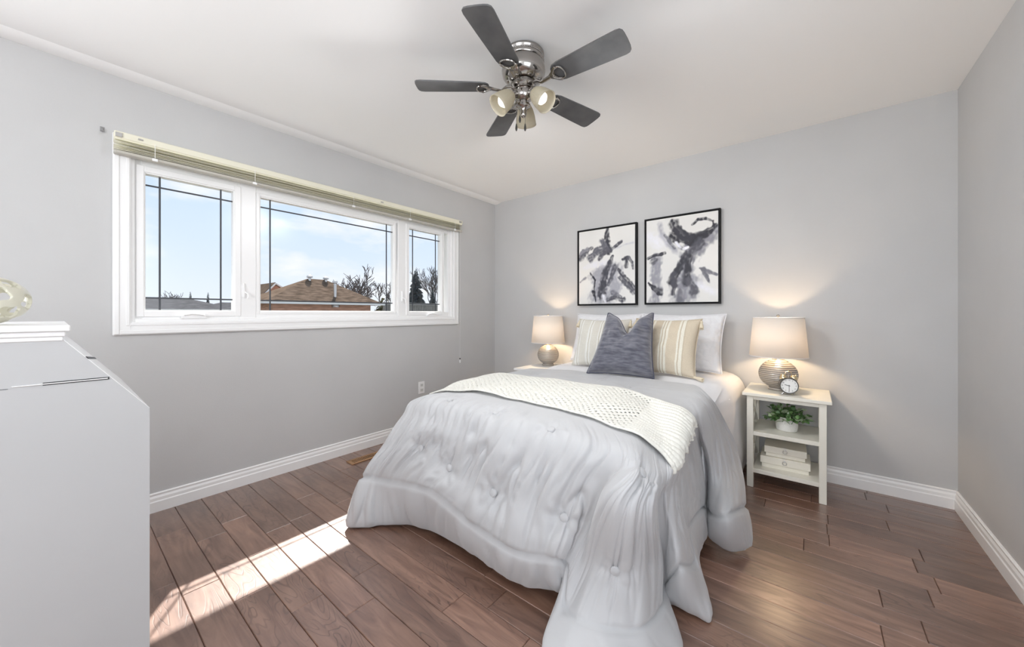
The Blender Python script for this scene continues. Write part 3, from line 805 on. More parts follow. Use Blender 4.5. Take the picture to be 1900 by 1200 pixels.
# ------------------------------------------------------------------ nightstands
def nightstand(name, label, M, loc, W, D, H, group, rz=0):
    t = thing(name, label, 'nightstand', loc, rz, group)       # origin: front middle of the floor print, +Y to the wall
    w = W / 2; L = .036; o = .024
    MB().box(-w, w, -.022, D, H - .021, H, .003).build('top', M, t)
    for sx in (-1, 1):
        for y in (0, D - L - .02):
            x0 = sx * (w - o) if sx < 0 else w - o - L
            MB().box(x0, x0 + L, y, y + L, 0, H - .021, .0015).build('leg', M, t)
    x0, x1 = -w + o + L, w - o - L
    MB().box(x0, x1, .006, .022, H - .046, H - .021).build('apron', M, t, smooth=False)
    for z in (.366, .122):
        MB().box(x0 - .004, x1 + .004, .003, D - .025, z - .026, z, .0015).build('shelf', M, t)
    yb = D - L - .02
    for sx in (-1, 1):
        x = sx * (w - o - L / 2)
        MB().box(x - .008, x + .008, L, yb, H - .06, H - .021).build('side_rail', M, t, smooth=False)
        for z0, z1 in ((.122, .340), (.366, H - .06)):
            b = MB(); b.beam((x, L, z0), (x, yb, z1), .012, .022, (1, 0, 0)); b.beam((x, L, z1), (x, yb, z0), .012, .022, (1, 0, 0))
            b.build('cross_brace', M, t, smooth=False)
    return t
nightstand('nightstand', 'ivory open-shelf nightstand beside the bed, holding the clock, plant and boxes', M_ivory, (-.132, 2.882, 0), .452, .405, .62, 'bedside nightstands')
nightstand('nightstand', 'white nightstand mostly hidden behind the bed, near the window wall corner', M_white_ns, (-2.022, 2.757, 0), .345, .52, .62, 'bedside nightstands')

# ------------------------------------------------------------------ bedside lamps
def shade_mat():
    m = bpy.data.materials.new('lamp_shade_linen'); m.use_nodes = True; nt = m.node_tree; nt.nodes.clear()
    o = nt.nodes.new('ShaderNodeOutputMaterial'); mx = nt.nodes.new('ShaderNodeMixShader'); mx.inputs[0].default_value = .42
    d = nt.nodes.new('ShaderNodeBsdfDiffuse'); d.inputs[0].default_value = (.90, .88, .85, 1)
    t = nt.nodes.new('ShaderNodeBsdfTranslucent'); t.inputs[0].default_value = (.93, .88, .82, 1)
    nt.links.new(d.outputs[0], mx.inputs[1]); nt.links.new(t.outputs[0], mx.inputs[2]); nt.links.new(mx.outputs[0], o.inputs[0]); return m
M_shade = shade_mat()
M_lampbase = mat('grey_ribbed_glaze', (.40, .37, .33), .28, noise_amt=.15, noise_scale=30)
def groove_mat():
    m = bpy.data.materials.new('silver_banded_glaze'); m.use_nodes = True; nt = m.node_tree; b = nt.nodes['Principled BSDF']
    t = nt.nodes.new('ShaderNodeTexCoord'); s = nt.nodes.new('ShaderNodeSeparateXYZ'); nt.links.new(t.outputs['Object'], s.inputs[0])
    n = nt.nodes.new('ShaderNodeTexNoise'); n.inputs['Scale'].default_value = 9; nt.links.new(t.outputs['Object'], n.inputs['Vector'])
    a = nt.nodes.new('ShaderNodeMath'); a.operation = 'MULTIPLY_ADD'; nt.links.new(n.outputs['Fac'], a.inputs[0]); a.inputs[1].default_value = .008; nt.links.new(s.outputs['Z'], a.inputs[2])
    k = nt.nodes.new('ShaderNodeMath'); k.operation = 'MULTIPLY'; nt.links.new(a.outputs[0], k.inputs[0]); k.inputs[1].default_value = 2 * math.pi / .0125
    sn = nt.nodes.new('ShaderNodeMath'); sn.operation = 'SINE'; nt.links.new(k.outputs[0], sn.inputs[0])
    r = nt.nodes.new('ShaderNodeValToRGB'); r.color_ramp.elements[0].position = .0; r.color_ramp.elements[1].position = .35
    r.color_ramp.elements[0].color = (.16, .13, .11, 1); r.color_ramp.elements[1].color = (.50, .46, .41, 1)
    mr = nt.nodes.new('ShaderNodeMapRange'); mr.inputs[1].default_value = -1; mr.inputs[2].default_value = 1; nt.links.new(sn.outputs[0], mr.inputs[0])
    nt.links.new(mr.outputs[0], r.inputs[0]); nt.links.new(r.outputs[0], b.inputs['Base Color'])
    bp = nt.nodes.new('ShaderNodeBump'); bp.inputs['Strength'].default_value = .7; bp.inputs['Distance'].default_value = .003
    nt.links.new(mr.outputs[0], bp.inputs['Height']); nt.links.new(bp.outputs[0], b.inputs['Normal'])
    b.inputs['Roughness'].default_value = .25; b.inputs['Metallic'].default_value = .35; return m
M_groove = groove_mat()
M_bulb = bpy.data.materials.new('warm_bulb'); M_bulb.use_nodes = True
M_bulb.node_tree.nodes['Principled BSDF'].inputs['Emission Color'].default_value = (1, .72, .44, 1)
M_bulb.node_tree.nodes['Principled BSDF'].inputs['Emission Strength'].default_value = 190.0
def table_lamp(label, loc, rb=.112):
    t = thing('table_lamp', label, 'lamp', loc, 0, 'bedside table lamps')
    prof = [(.0001, 0), (.056, 0), (.060, .004), (.058, .012), (.052, .018)]
    for k in range(0, 31):
        a = math.radians(-62 + 128 * k / 30); prof.append((rb * math.cos(a), .108 + .098 * math.sin(a)))
    prof += [(.036, .203), (.030, .209), (.0001, .210)]
    MB().lathe(prof, 64, caps=False).build('base', M_groove, t, sharp=1.0)
    MB().lathe([(.022, .208), (.022, .214), (.010, .218), (.010, .250), (.016, .254), (.016, .290), (.008, .292)], 24).build('neck', M_brass, t)
    MB().ball((0, 0, .325), .029, 20, 14, (1, 1, 1.15)).build('bulb', M_bulb, t)
    z0, z1, r0, r1 = .226, .492, .166, .143
    sh = MB(); n = 72
    sh.lathe([(r0, z0), (r1, z1)], n, caps=False)
    s = sh.build('shade', M_shade, t)
    md = s.modifiers.new('thick', 'SOLIDIFY'); md.thickness = .0014
    for z, r in ((z0 + .002, r0), (z1 - .002, r1)):
        tr = MB(); tr.tube([(r * math.cos(2 * math.pi * i / 64), r * math.sin(2 * math.pi * i / 64), z) for i in range(64)], .0024, 6, True)
        tr.build('shade_trim', M_cotton, s)
    hp = MB(); zt = z1 - .012
    for k in range(3):
        a = 2 * math.pi * k / 3 + .4; hp.tube([(0, 0, zt), (r1 * .99 * math.cos(a), r1 * .99 * math.sin(a), z1 - .004)], .0016, 6)
    hp.tube([(.030 * math.cos(a), .030 * math.sin(a) * 1, .29 + .0 + h) for a, h in ((0, 0),)] + [(.044, 0, .34), (.030, 0, .42), (0, 0, zt)], .0016, 6)
    hp.tube([(-.016, 0, .29), (-.044, 0, .34), (-.030, 0, .42), (0, 0, zt)], .0016, 6)
    hp.build('harp', M_steel, t)
    MB().lathe([(.004, zt), (.004, z1 + .002), (.010, z1 + .006), (.011, z1 + .012), (.007, z1 + .018), (.0001, z1 + .020)], 16).build('finial', M_steel, t)
    return t
table_lamp('lit table lamp with silver banded base behind the alarm clock', (-.178, 3.098, .62))
table_lamp('lit table lamp with round grey base near the window wall corner', (-2.035, 3.085, .62), .106)

# ------------------------------------------------------------------ alarm clock
ck = thing('alarm_clock', 'small dark twin-bell alarm clock with white dial standing before the lit lamp', 'clock', (-.1155, 2.946, .62), math.radians(14))
RX = Matrix.Rotation(math.radians(90), 3, 'X')           # local z becomes -Y, facing the room
cz = .060
M_clock = mat('clock_grey_metal', (.10, .10, .095), .35, .4)
MB().lathe([(.047, -.022), (.050, -.018), (.050, .016), (.0505, .020), (.048, .023), (.0445, .021)], 48, (0, 0, cz), RX, caps=False).lathe([(.0001, -.022), (.047, -.022)], 48, (0, 0, cz), RX, caps=False).build('case', M_clock, ck)
dl = MB().lathe([(.0001, .0175), (.0455, .0175)], 48, (0, 0, cz), RX, caps=False).build('dial', M_paper, ck)
nb = bmesh.new()
for h in range(1, 13):
    cu = bpy.data.curves.new('n', 'FONT'); cu.body = str(h); cu.size = .0115; cu.align_x = 'CENTER'; cu.align_y = 'CENTER'
    to = bpy.data.objects.new('n', cu); COL.objects.link(to)
    dg = bpy.context.evaluated_depsgraph_get(); me = to.evaluated_get(dg).to_mesh()
    a = math.radians(90 - 30 * h); off = Vector((.036 * math.cos(a), .036 * math.sin(a), 0))
    vs = [nb.verts.new((v.co.x + off.x, -.0182, v.co.y + off.y + cz)) for v in me.vertices]
    for p in me.polygons:
        try: nb.faces.new([vs[i] for i in p.vertices])
        except ValueError: pass
    to.to_mesh_clear() if hasattr(to, 'to_mesh_clear') else None
    bpy.data.objects.remove(to); bpy.data.curves.remove(cu)
mb = MB(); mb.bm.free(); mb.bm = nb; mb.build('numerals', M_black, dl, smooth=False)
for nm, a, l, w in (('hour_hand', 90 - 285, .024, .0030), ('minute_hand', 90 - 180, .033, .0022)):
    a = math.radians(a); d = Vector((math.cos(a), 0, math.sin(a)))
    c = Vector((0, -.0190, cz)); MB().beam(c - d * .006, c + d * l, w, .0008, (0, 1, 0)).build(nm, M_black, dl, smooth=False)
for sx in (-1, 1):
    q = Matrix.Rotation(math.radians(28 * sx), 3, 'Y')
    MB().lathe([(.020, 0), (.0195, .008), (.015, .015), (.007, .019), (.003, .020), (.003, .026), (.0001, .027)], 24, (sx * .027, 0, cz + .046), q).build('bell', M_brass, ck)
    MB().tube([(sx * .022, 0, cz - .042), (sx * .034, 0, .002)], [.005, .0035], 10).build('foot', M_steel, ck)
MB().tube([(-.018, 0, cz + .068), (-.014, 0, cz + .083), (0, 0, cz + .089), (.014, 0, cz + .083), (.018, 0, cz + .068)], .0022, 8).build('handle', M_brass, ck)
MB().tube([(0, 0, cz + .048), (0, 0, cz + .066)], .0025, 8).build('hammer', M_steel, ck)

# ------------------------------------------------------------------ plant and boxes on the shelves
pl = thing('potted_plant', 'leafy green artificial plant in a white textured pot on the middle nightstand shelf', 'plant', (-.128, 3.045, .366))
MB().lathe([(.0001, 0), (.048, 0), (.056, .006), (.060, .03), (.060, .086), (.058, .092), (.054, .092), (.053, .075), (.0001, .074)], 48, caps=False).build('pot', M_pot, pl)
M_leaf = mat('green_leaves', (.16, .30, .10), .45, noise_amt=.6, noise_scale=22, col2=(.06, .14, .045))
M_leaf2 = mat('pale_green_leaves', (.42, .52, .34), .5, noise_amt=.3, noise_scale=30)
M_stem = mat('green_stem', (.12, .17, .06), .6)
lr = random.Random(3)
def leaf(m, p, d, L, w, roll):
    d = d.normalized(); u = d.cross(Vector((0, 0, 1)))
    if u.length < .1: u = Vector((1, 0, 0))
    u.normalize(); nn = u.cross(d); u2 = u * math.cos(roll) + nn * math.sin(roll); n2 = u2.cross(d)
    rows = []
    for k in range(6):
        t = k / 5; ww = w * math.sin(math.pi * (t * .9 + .05)) ** .8
        c = p + d * L * t + Vector((0, 0, -1)) * L * .25 * t * t
        rows.append([c - u2 * ww + n2 * ww * .35, c, c + u2 * ww + n2 * ww * .35])
    m.grid(rows)
m1, m2, m3 = MB(), MB(), MB()
for k in range(64):
    az = lr.uniform(0, 2 * math.pi); el = lr.uniform(.10, 1.35)
    d = Vector((math.cos(az) * math.cos(el), math.sin(az) * math.cos(el), math.sin(el)))
    Ls = lr.uniform(.070, .120); p0 = Vector((d.x * .02, d.y * .02, .074))
    pts = [p0 + d * Ls * t + Vector((0, 0, -.018 * t * t)) for t in (0, .35, .7, 1)]
    for p in pts: p.z = min(p.z, .176); p.y = max(min(p.y, .12), -.13)
    m3.tube(pts, .0014, 5)
    for q in range(6):
        t = .35 + .65 * q / 5; i = min(2, int(t * 3)); p = pts[i].lerp(pts[i + 1], t * 3 - i)
        dd = (d + Vector((lr.uniform(-1, 1), lr.uniform(-1, 1), lr.uniform(-.6, .7)))).normalized()
        leaf(m2 if lr.random() < .3 else m1, p, dd, lr.uniform(.024, .038), lr.uniform(.010, .0145), lr.uniform(-.6, .6))
m3.build('stems', M_stem, pl); m1.build('foliage', M_leaf, pl, sharp=3); m2.build('foliage', M_leaf2, pl, sharp=3)
def storage_box(label, loc, w, d, h, rz):
    t = thing('storage_box', label, 'box', loc, rz, 'ivory boxes on the lowest shelf')
    hl = h * .62
    MB().box(-w / 2 + .008, w / 2 - .008, .008, d - .006, 0, h - .006, .001).build('box_body', M_box, t)
    lid = MB().box(-w / 2, w / 2, 0, d, h - hl, h, .0015).build('lid', M_box, t)
    MB().tube([(.011 * math.cos(a), -.003, h - hl / 2 + .011 * math.sin(a) - .002) for a in [2 * math.pi * i / 20 for i in range(20)]], .0014, 6, True).build('ring_pull', M_steel, t)
    MB().box(-.004, .004, -.003, .001, h - hl / 2 + .004, h - hl / 2 + .014, .001).build('pull_plate', M_steel, t)
    MB().box(-.012, .012, .002, .008, h - .0005, h + .0008).build('clasp', M_steel, t, smooth=False)
storage_box('larger ivory storage box on the lowest nightstand shelf, under the smaller box', (-.136, 2.965, .122), .262, .21, .072, math.radians(1))
storage_box('smaller ivory storage box stacked on the larger box, lowest nightstand shelf', (-.134, 2.975, .196), .222, .18, .066, math.radians(2))

# ------------------------------------------------------------------ wall art
def art(label, x0, x1, z0, z1, strokes, seed):
    t = thing('framed_painting', label, 'picture', ((x0 + x1) / 2, HW, (z0 + z1) / 2), 0, 'paintings over the bed')
    w, h = (x1 - x0) / 2, (z1 - z0) / 2
    f = MB(); y0, y1, b = -.040, -.002, .010
    f.box(-w, -w + b, y0, y1, -h, h); f.box(w - b, w, y0, y1, -h, h); f.box(-w + b, w - b, y0, y1, -h, -h + b); f.box(-w + b, w - b, y0, y1, h - b, h)
    f.box(-w + b, w - b, -.012, -.004, -h + b, h - b)
    f.build('frame', M_frame, t, smooth=False)
    g = b + .006; NX, NZ = 220, 260
    U, V = np.meshgrid(np.linspace(0, 1, NX), np.linspace(0, 1, NZ))
    val = np.zeros_like(U)
    wob = np.array([[noise.noise(Vector((U[j, i] * 7, V[j, i] * 7, seed))) for i in range(NX)] for j in range(NZ)])
    wob2 = np.array([[noise.noise(Vector((U[j, i] * 26, V[j, i] * 26, seed + 5))) for i in range(NX)] for j in range(NZ)])
    soft = np.array([[noise.noise(Vector((U[j, i] * 2.6, V[j, i] * 2.6, seed + 9))) for i in range(NX)] for j in range(NZ)])
    base = .74 + .06 * soft
    A = h / w
    colr = np.stack([base * 1.0, base * .99, base * .965], -1)
    for pts, w0, w1, dark, sf in strokes:
        for (a, b2), k in zip(zip(pts, pts[1:]), range(len(pts))):
            ax, ay, bx, by = a[0], a[1] * A, b2[0], b2[1] * A
            dx, dy = bx - ax, by - ay; L2 = dx * dx + dy * dy
            t_ = np.clip(((U - ax) * dx + (V * A - ay) * dy) / L2, 0, 1)
            ex = (U - ax - t_ * dx); ey = (V * A - ay - t_ * dy)
            L = math.sqrt(L2); per = (ex * -dy + ey * dx) / L
            dist = np.sqrt(ex * ex + ey * ey)
            n0 = len(pts) - 1; ww = 1.42 * (w0 + (w1 - w0) * (k + t_) / n0)
            ww = ww * (1 + .60 * wob + .30 * wob2)
            streak = .5 + .5 * np.sin(per * 95 + 5 * wob + 2 * wob2)
            al = np.clip((ww - dist) / (.55 * sf * np.maximum(ww, 1e-3) + .004), 0, 1)
            al *= np.clip(.72 + .30 * streak + .35 * wob2, 0, 1)
            c = np.array([1 - dark, 1 - dark, 1.035 - dark]).clip(.02) ** 2.0
            colr = colr * (1 - al[..., None]) + c * al[..., None]
    cw, chh = w - g, h - g
    me = bpy.data.meshes.new('canvas')
    X = -cw + 2 * cw * U; Z = chh - 2 * chh * V
    vs = np.stack([X, np.full_like(X, -.034), Z], -1).reshape(-1, 3)
    fs = [(j * NX + i, (j + 1) * NX + i, (j + 1) * NX + i + 1, j * NX + i + 1) for j in range(NZ - 1) for i in range(NX - 1)]
    me.from_pydata([tuple(v) for v in vs], [], fs)
    ca = me.color_attributes.new('paint', 'FLOAT_COLOR', 'POINT')
    ca.data.foreach_set('color', np.concatenate([colr.reshape(-1, 3), np.ones((NX * NZ, 1))], 1).astype(np.float32).ravel())
    mt = bpy.data.materials.new('acrylic_canvas'); mt.use_nodes = True; nt = mt.node_tree; at = nt.nodes.new('ShaderNodeAttribute'); at.attribute_name = 'paint'
    nt.links.new(at.outputs['Color'], nt.nodes['Principled BSDF'].inputs['Base Color']); nt.nodes['Principled BSDF'].inputs['Roughness'].default_value = .6
    me.materials.append(mt)
    o = bpy.data.objects.new('canvas', me); COL.objects.link(o); o.parent = t
    e = MB(); e.box(-cw, cw, -.0338, -.012, -chh, chh); e.build('canvas_side', M_paper, t, smooth=False)
S1 = [([(.30, .62), (.45, .58), (.62, .56)], .10, .12, .42, 1.2), ([(.45, .62), (.42, .78), (.36, .92)], .15, .13, .40, 1.1), ([(.62, .62), (.66, .78), (.55, .95)], .12, .10, .38, 1.2),
      ([(.60, .30), (.85, .24), (.97, .23)], .012, .02, .28, 2), ([(.1, .5), (.3, .47), (.5, .45)], .05, .06, .14, 2),
      ([(.53, .01), (.52, .1), (.50, .2), (.53, .28)], .022, .085, .82, .6), ([(.44, .16), (.5, .25)], .05, .05, .62, .8), ([(.58, .30), (.68, .25), (.77, .20)], .028, .022, .74, .5),
      ([(.02, .36), (.1, .29), (.24, .24)], .055, .035, .68, .7), ([(.03, .30), (.16, .24)], .02, .03, .5, .8), ([(.24, .36), (.34, .29), (.44, .25)], .06, .05, .66, .7), ([(.38, .40), (.46, .32), (.52, .28)], .03, .05, .70, .7),
      ([(.62, .38), (.57, .46), (.50, .58), (.46, .74), (.41, .86)], .025, .075, .78, .7), ([(.66, .53), (.62, .62), (.55, .75)], .05, .03, .70, .7),
      ([(.80, .43), (.87, .41), (.86, .53)], .018, .025, .80, .5), ([(.90, .42), (.95, .48), (.97, .56)], .03, .02, .72, .5),
      ([(.72, .56), (.82, .66), (.98, .80)], .022, .045, .76, .6), ([(.74, .66), (.86, .76), (.99, .86)], .03, .03, .68, .7),
      ([(.22, .58), (.31, .68), (.29, .80), (.32, .97)], .014, .012, .85, .5), ([(.28, .84), (.29, .88)], .03, .02, .85, .5), ([(.12, .64), (.02, .70)], .02, .012, .5, 1),
      ([(.50, .96), (.65, .92), (.80, .95)], .03, .05, .72, .7), ([(.62, .86), (.78, .91)], .04, .02, .6, .8), ([(.46, .9), (.50, .98)], .03, .02, .12, 1)]
S2 = [([(.14, .44), (.17, .56), (.12, .72), (.15, .88), (.13, .99)], .055, .075, .46, .9), ([(.20, .06), (.24, .20), (.32, .30), (.44, .39)], .035, .045, .36, 1.2),
      ([(.62, .34), (.74, .40), (.90, .30), (.99, .20)], .10, .06, .50, 1.0), ([(.66, .42), (.58, .58), (.56, .76), (.50, .95)], .10, .13, .52, .9), ([(.70, .74), (.66, .9)], .09, .08, .42, 1),
      ([(.05, .2), (.2, .3)], .10, .10, .10, 2), ([(.74, .8), (.95, .9)], .06, .05, .10, 2),
      ([(.02, .46), (.10, .43), (.22, .42), (.28, .41)], .022, .02, .82, .5), ([(.03, .76), (.10, .82), (.19, .88)], .026, .045, .84, .5), ([(.10, .5), (.14, .48)], .04, .03, .7, .7),
      ([(.40, .07), (.45, .15), (.55, .23), (.68, .28), (.82, .25), (.96, .16)], .05, .045, .86, .6), ([(.42, .24), (.50, .27), (.62, .30), (.74, .30)], .07, .06, .88, .6), ([(.48, .17), (.56, .26)], .05, .07, .84, .6),
      ([(.66, .12), (.74, .07), (.84, .07), (.93, .11), (.95, .19), (.86, .26)], .016, .022, .86, .5),
      ([(.28, .2), (.36, .30), (.42, .36)], .02, .02, .60, .8), ([(.78, .34), (.66, .42), (.60, .48)], .055, .03, .74, .7),
      ([(.58, .42), (.53, .52), (.47, .62), (.38, .74)], .022, .06, .84, .6), ([(.64, .48), (.60, .62), (.58, .76)], .035, .06, .84, .7), ([(.40, .68), (.42, .80), (.40, .90)], .045, .03, .76, .7),
      ([(.70, .44), (.67, .56)], .03, .02, .6, .8), ([(.62, .76), (.70, .86), (.68, .90)], .05, .05, .70, .8), ([(.50, .86), (.48, .97)], .03, .05, .62, .9),
      ([(.77, .62), (.86, .66), (.98, .70)], .016, .02, .58, .7), ([(.80, .63), (.85, .72), (.89, .79)], .026, .012, .62, .6), ([(.5, .36), (.56, .40)], .03, .02, .5, .8),
      ([(.55, .385), (.60, .37)], .022, .018, .02, .6), ([(.44, .30), (.50, .36)], .02, .02, .1, .8)]
art('framed abstract black and grey painting on white canvas, nearer the window', -1.805, -1.212, 1.212, 1.952, S1, 3.1)
art('framed abstract painting with a dark curved bowl-like stroke, nearer the lit lamp and clock', -1.142, -.552, 1.214, 1.960, S2, 8.4)

# ------------------------------------------------------------------ ceiling fan
FAN = thing('ceiling_fan', 'chrome ceiling fan with five charcoal blades and three glass lights', 'ceiling fan', (-1.125, 1.482, CH))
MB().lathe([(.0001, 0), (.098, 0), (.103, -.004), (.103, -.014), (.098, -.018), (.098, -.034), (.104, -.037), (.104, -.046), (.100, -.050), (.107, -.070), (.109, -.090), (.104, -.112), (.092, -.130), (.070, -.142), (.045, -.146), (.0001, -.147)], 64, caps=False).build('motor_housing', M_chrome, FAN, sharp=.9)
m = MB()
for k in range(72):
    a = 2 * math.pi * k / 72; m.ball((.099 * math.cos(a), .099 * math.sin(a), -.026), .0042, 8, 6)
m.build('beaded_band', M_chrome, FAN)
MB().lathe([(.046, -.145), (.062, -.150), (.064, -.166), (.050, -.176), (.040, -.178)], 40).build('flywheel', M_chrome, FAN)
MB().lathe([(.036, -.176), (.045, -.182), (.047, -.205), (.044, -.224), (.030, -.236), (.024, -.240), (.024, -.250), (.034, -.254), (.034, -.264), (.020, -.272), (.013, -.290), (.016, -.300), (.012, -.312), (.005, -.318), (.0001, -.319)], 40, caps=False).build('light_kit_hub', M_chrome, FAN, sharp=.9)
TH0 = 5.077
for k in range(5):
    a = TH0 + k * 2 * math.pi / 5 + (-.06, -.035, .03, 0, .03)[k]
    Rz = Matrix.Rotation(a, 4, 'Z'); Rp = Matrix.Rotation(math.radians(-11), 4, 'X')
    bz = -.170
    Mx = Rz @ Matrix.Translation((0, 0, bz)) @ Rp
    # blade outline: slightly wider towards a softly rounded tip
    out_ = []
    r0, r1 = .172, .534
    for t in np.linspace(0, 1, 9): out_.append((r0 + .012 * (1 - math.sin(t * math.pi)), -.048 + .096 * t)) if False else None
    top = [(r0 + .010, .030), (r0 + .002, .018), (r0, 0)]
    half = [(r0, .0), (r0 + .001, .016), (r0 + .006, .030), (r0 + .018, .041), (r0 + .045, .0475), (.40, .0545), (r1 - .030, .0575), (r1 - .012, .0545), (r1 - .003, .045), (r1, .030), (r1 + .001, .0)]
    poly = [(x, -y) for x, y in half] + [(x, y) for x, y in reversed(half[1:-1])]
    poly = [(x, y * 1.14) for x, y in poly]
    m = MB(); m.prism(poly, 'z', 0, .006)
    bmesh.ops.transform(m.bm, matrix=Mx, verts=m.bm.verts)
    bl_ = m.build('fan_blade', M_blade, FAN)
    m = MB()
    m.tube([(.045, 0, -.158 - bz), (.085, 0, -.164 - bz), (.110, 0, -.016), (.135, 0, -.012), (.160, 0, -.007)], [.009, .009, .0075, .008, .009], 10)
    bmesh.ops.scale(m.bm, vec=(1, 1.3, .8), verts=m.bm.verts)
    oval = [(.203 + .031 * math.cos(t), .033 * math.sin(t) * (1 - .35 * math.cos(t) * -1), -.006) for t in np.linspace(0, 2 * math.pi, 32)[:-1]]
    m.tube(oval, .0042, 8, True)
    m.prism([(.150, -.006), (.172, -.020), (.186, -.036), (.200, -.044), (.212, -.040), (.196, -.028), (.184, 0), (.196, .028), (.212, .040), (.200, .044), (.186, .036), (.172, .020), (.150, .006)], 'z', -.008, -.001)
    for x, y in ((.178, 0), (.205, -.038), (.205, .038)): m.ball((x, y, -.009), .005, 10, 6, (1, 1, .6))
    bmesh.ops.transform(m.bm, matrix=Mx, verts=m.bm.verts)
    m.build('blade_bracket', M_chrome, FAN)
M_bulb2 = bpy.data.materials.new('white_bulb'); M_bulb2.use_nodes = True
pb = M_bulb2.node_tree.nodes['Principled BSDF']; pb.inputs['Base Color'].default_value = (.9, .9, .9, 1)
pb.inputs['Emission Color'].default_value = (1, .96, .9, 1); pb.inputs['Emission Strength'].default_value = .8
def frost():
    m = bpy.data.materials.new('ribbed_ivory_glass'); m.use_nodes = True; nt = m.node_tree; nt.nodes.clear()
    o = nt.nodes.new('ShaderNodeOutputMaterial'); mx = nt.nodes.new('ShaderNodeMixShader'); mx.inputs[0].default_value = .35
    d = nt.nodes.new('ShaderNodeBsdfPrincipled'); d.inputs['Base Color'].default_value = (.54, .50, .40, 1); d.inputs['Roughness'].default_value = .25
    t = nt.nodes.new('ShaderNodeBsdfTranslucent'); t.inputs[0].default_value = (.80, .74, .60, 1)
    nt.links.new(d.outputs[0], mx.inputs[1]); nt.links.new(t.outputs[0], mx.inputs[2]); nt.links.new(mx.outputs[0], o.inputs[0]); return m
M_frost = frost()
Fv = Vector((-math.sin(YAW), math.cos(YAW), 0)); Rv = Vector((math.cos(YAW), math.sin(YAW), 0))
for ph in (52, -68, 172):
    p = math.radians(ph); d = Rv * math.sin(p) - Fv * math.cos(p)
    ax = (d * .72 + Vector((0, 0, -.70))).normalized(); q = ax.to_track_quat('Z', 'Y').to_matrix()
    c0 = d * .048 + Vector((0, 0, -.200))
    MB().tube([d * .03 + Vector((0, 0, -.200)), d * .040 + Vector((0, 0, -.193)), c0 + ax * .006], .009, 12).lathe([(.012, -.004), (.021, .000), (.024, .008), (.024, .020), (.026, .022), (.026, .027)], 28, c0, q).build('light_arm', M_chrome, FAN)
    s = MB(); n = 192
    prof = [(.022, .020), (.031, .030), (.040, .052), (.047, .080), (.0515, .108), (.053, .124), (.0515, .1245), (.050, .108), (.0455, .080), (.0385, .052), (.030, .032)]
    rings = []
    for r, z in prof:
        ring_ = []
        for i in range(n):
            rr = r + (.0009 * math.cos(i * math.pi / 2) if .03 < z < .10 else 0)
            ring_.append(c0 + q @ Vector((rr * math.cos(2 * math.pi * i / n), rr * math.sin(2 * math.pi * i / n), z)))
        rings.append(ring_)
    s.grid(rings, True)
    so = s.build('glass_shade', M_frost, FAN, sharp=3)
    MB().tube([c0 + q @ Vector((.0528 * math.cos(t), .0528 * math.sin(t), .1245)) for t in np.linspace(0, 2 * math.pi, 49)[:-1]], .0013, 6, True).build('shade_rim', M_chrome if False else M_frost, so)
    MB().lathe([(.012, .02), (.014, .035), (.027, .058), (.031, .075), (.029, .092), (.018, .104), (.0001, .108)], 28, c0, q, caps=False).build('light_bulb', M_bulb2, so)
    fl = bpy.data.lights.new('fan_light', 'SPOT'); fl.energy = 22.0; fl.spot_size = math.radians(176); fl.spot_blend = .9; fl.shadow_soft_size = .045; fl.color = (1.0, 1.0, 1.0)
    flo = bpy.data.objects.new('fan_light', fl); COL.objects.link(flo); flo.parent = FAN; flo.location = c0 + ax * .14; flo.rotation_euler = ax.to_track_quat('-Z', 'Y').to_euler()
for dx, dy, L in ((-.036, -.006, .375), (.008, -.004, .374), (-.018, .010, .325)):
    o3 = Rv * dx + Fv * dy
    ch_ = MB(); ch_.tube([o3 + Vector((0, 0, -.225)), o3 + Vector((0, 0, -L + .02))], .0011, 6); cho = ch_.build('pull_chain', M_chrome, FAN)
    MB().lathe([(.001, .026), (.003, .02), (.0055, .006), (.006, -.002), (.003, -.012), (.0001, -.014)], 14, o3 + Vector((0, 0, -L)), caps=False).build('chain_fob', M_dark, cho)

# ------------------------------------------------------------------ secretary desk close to the camera, and the pierced vase on it
dk = thing('secretary_desk', 'white slant-front secretary desk close to the camera, seen from its end', 'desk', (-2.0, -.1, 0))
OX, OY = -2.0, -.1
P2 = lambda y, z: (y - OY, z)
XN, XF = -1.60 - OX, -2.40 - OX
YS, ZS, YT, ZT = .1862, .8465, .0085, 1.077             # lower and upper end of the slope
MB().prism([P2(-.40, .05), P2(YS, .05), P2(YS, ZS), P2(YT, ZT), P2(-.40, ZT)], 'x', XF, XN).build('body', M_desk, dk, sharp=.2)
for x in (XN - .05, XF + .01):
    for y in (-.39, YS - .05):
        MB().box(x, x + .04, y - OY, y + .04 - OY, 0, .05).build('foot', M_desk, dk, smooth=False)
sl = Vector((0, YS - YT, ZS - ZT)).normalized(); sn_ = Vector((0, -sl.z, sl.y))
def SP(x, t, h=0):                                       # point on the slope: t from top (0) to bottom (1)
    return Vector((x, YT - OY + (YS - YT) * t, ZT + (ZS - ZT) * t)) + sn_ * h
def slab(name, M, quad, h0, h1, parent):
    m = MB(); A = [m.bm.verts.new(SP(x, t, h0)) for x, t in quad]; B = [m.bm.verts.new(SP(x, t, h1)) for x, t in quad]
    for i in range(4):
        j = (i + 1) % 4; m.bm.faces.new((A[i], A[j], B[j], B[i]))
    m.bm.faces.new(A[::-1]); m.bm.faces.new(B); return m.build(name, M, parent, smooth=False)
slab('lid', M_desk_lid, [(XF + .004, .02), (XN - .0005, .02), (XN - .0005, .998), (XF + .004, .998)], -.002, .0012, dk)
slab('lid_hinge', M_black, [(XF - .01, .555), (XN + .001, .258), (XN + .001, .285), (XF - .01, .585)], .0010, .0030, dk)
tr = MB()
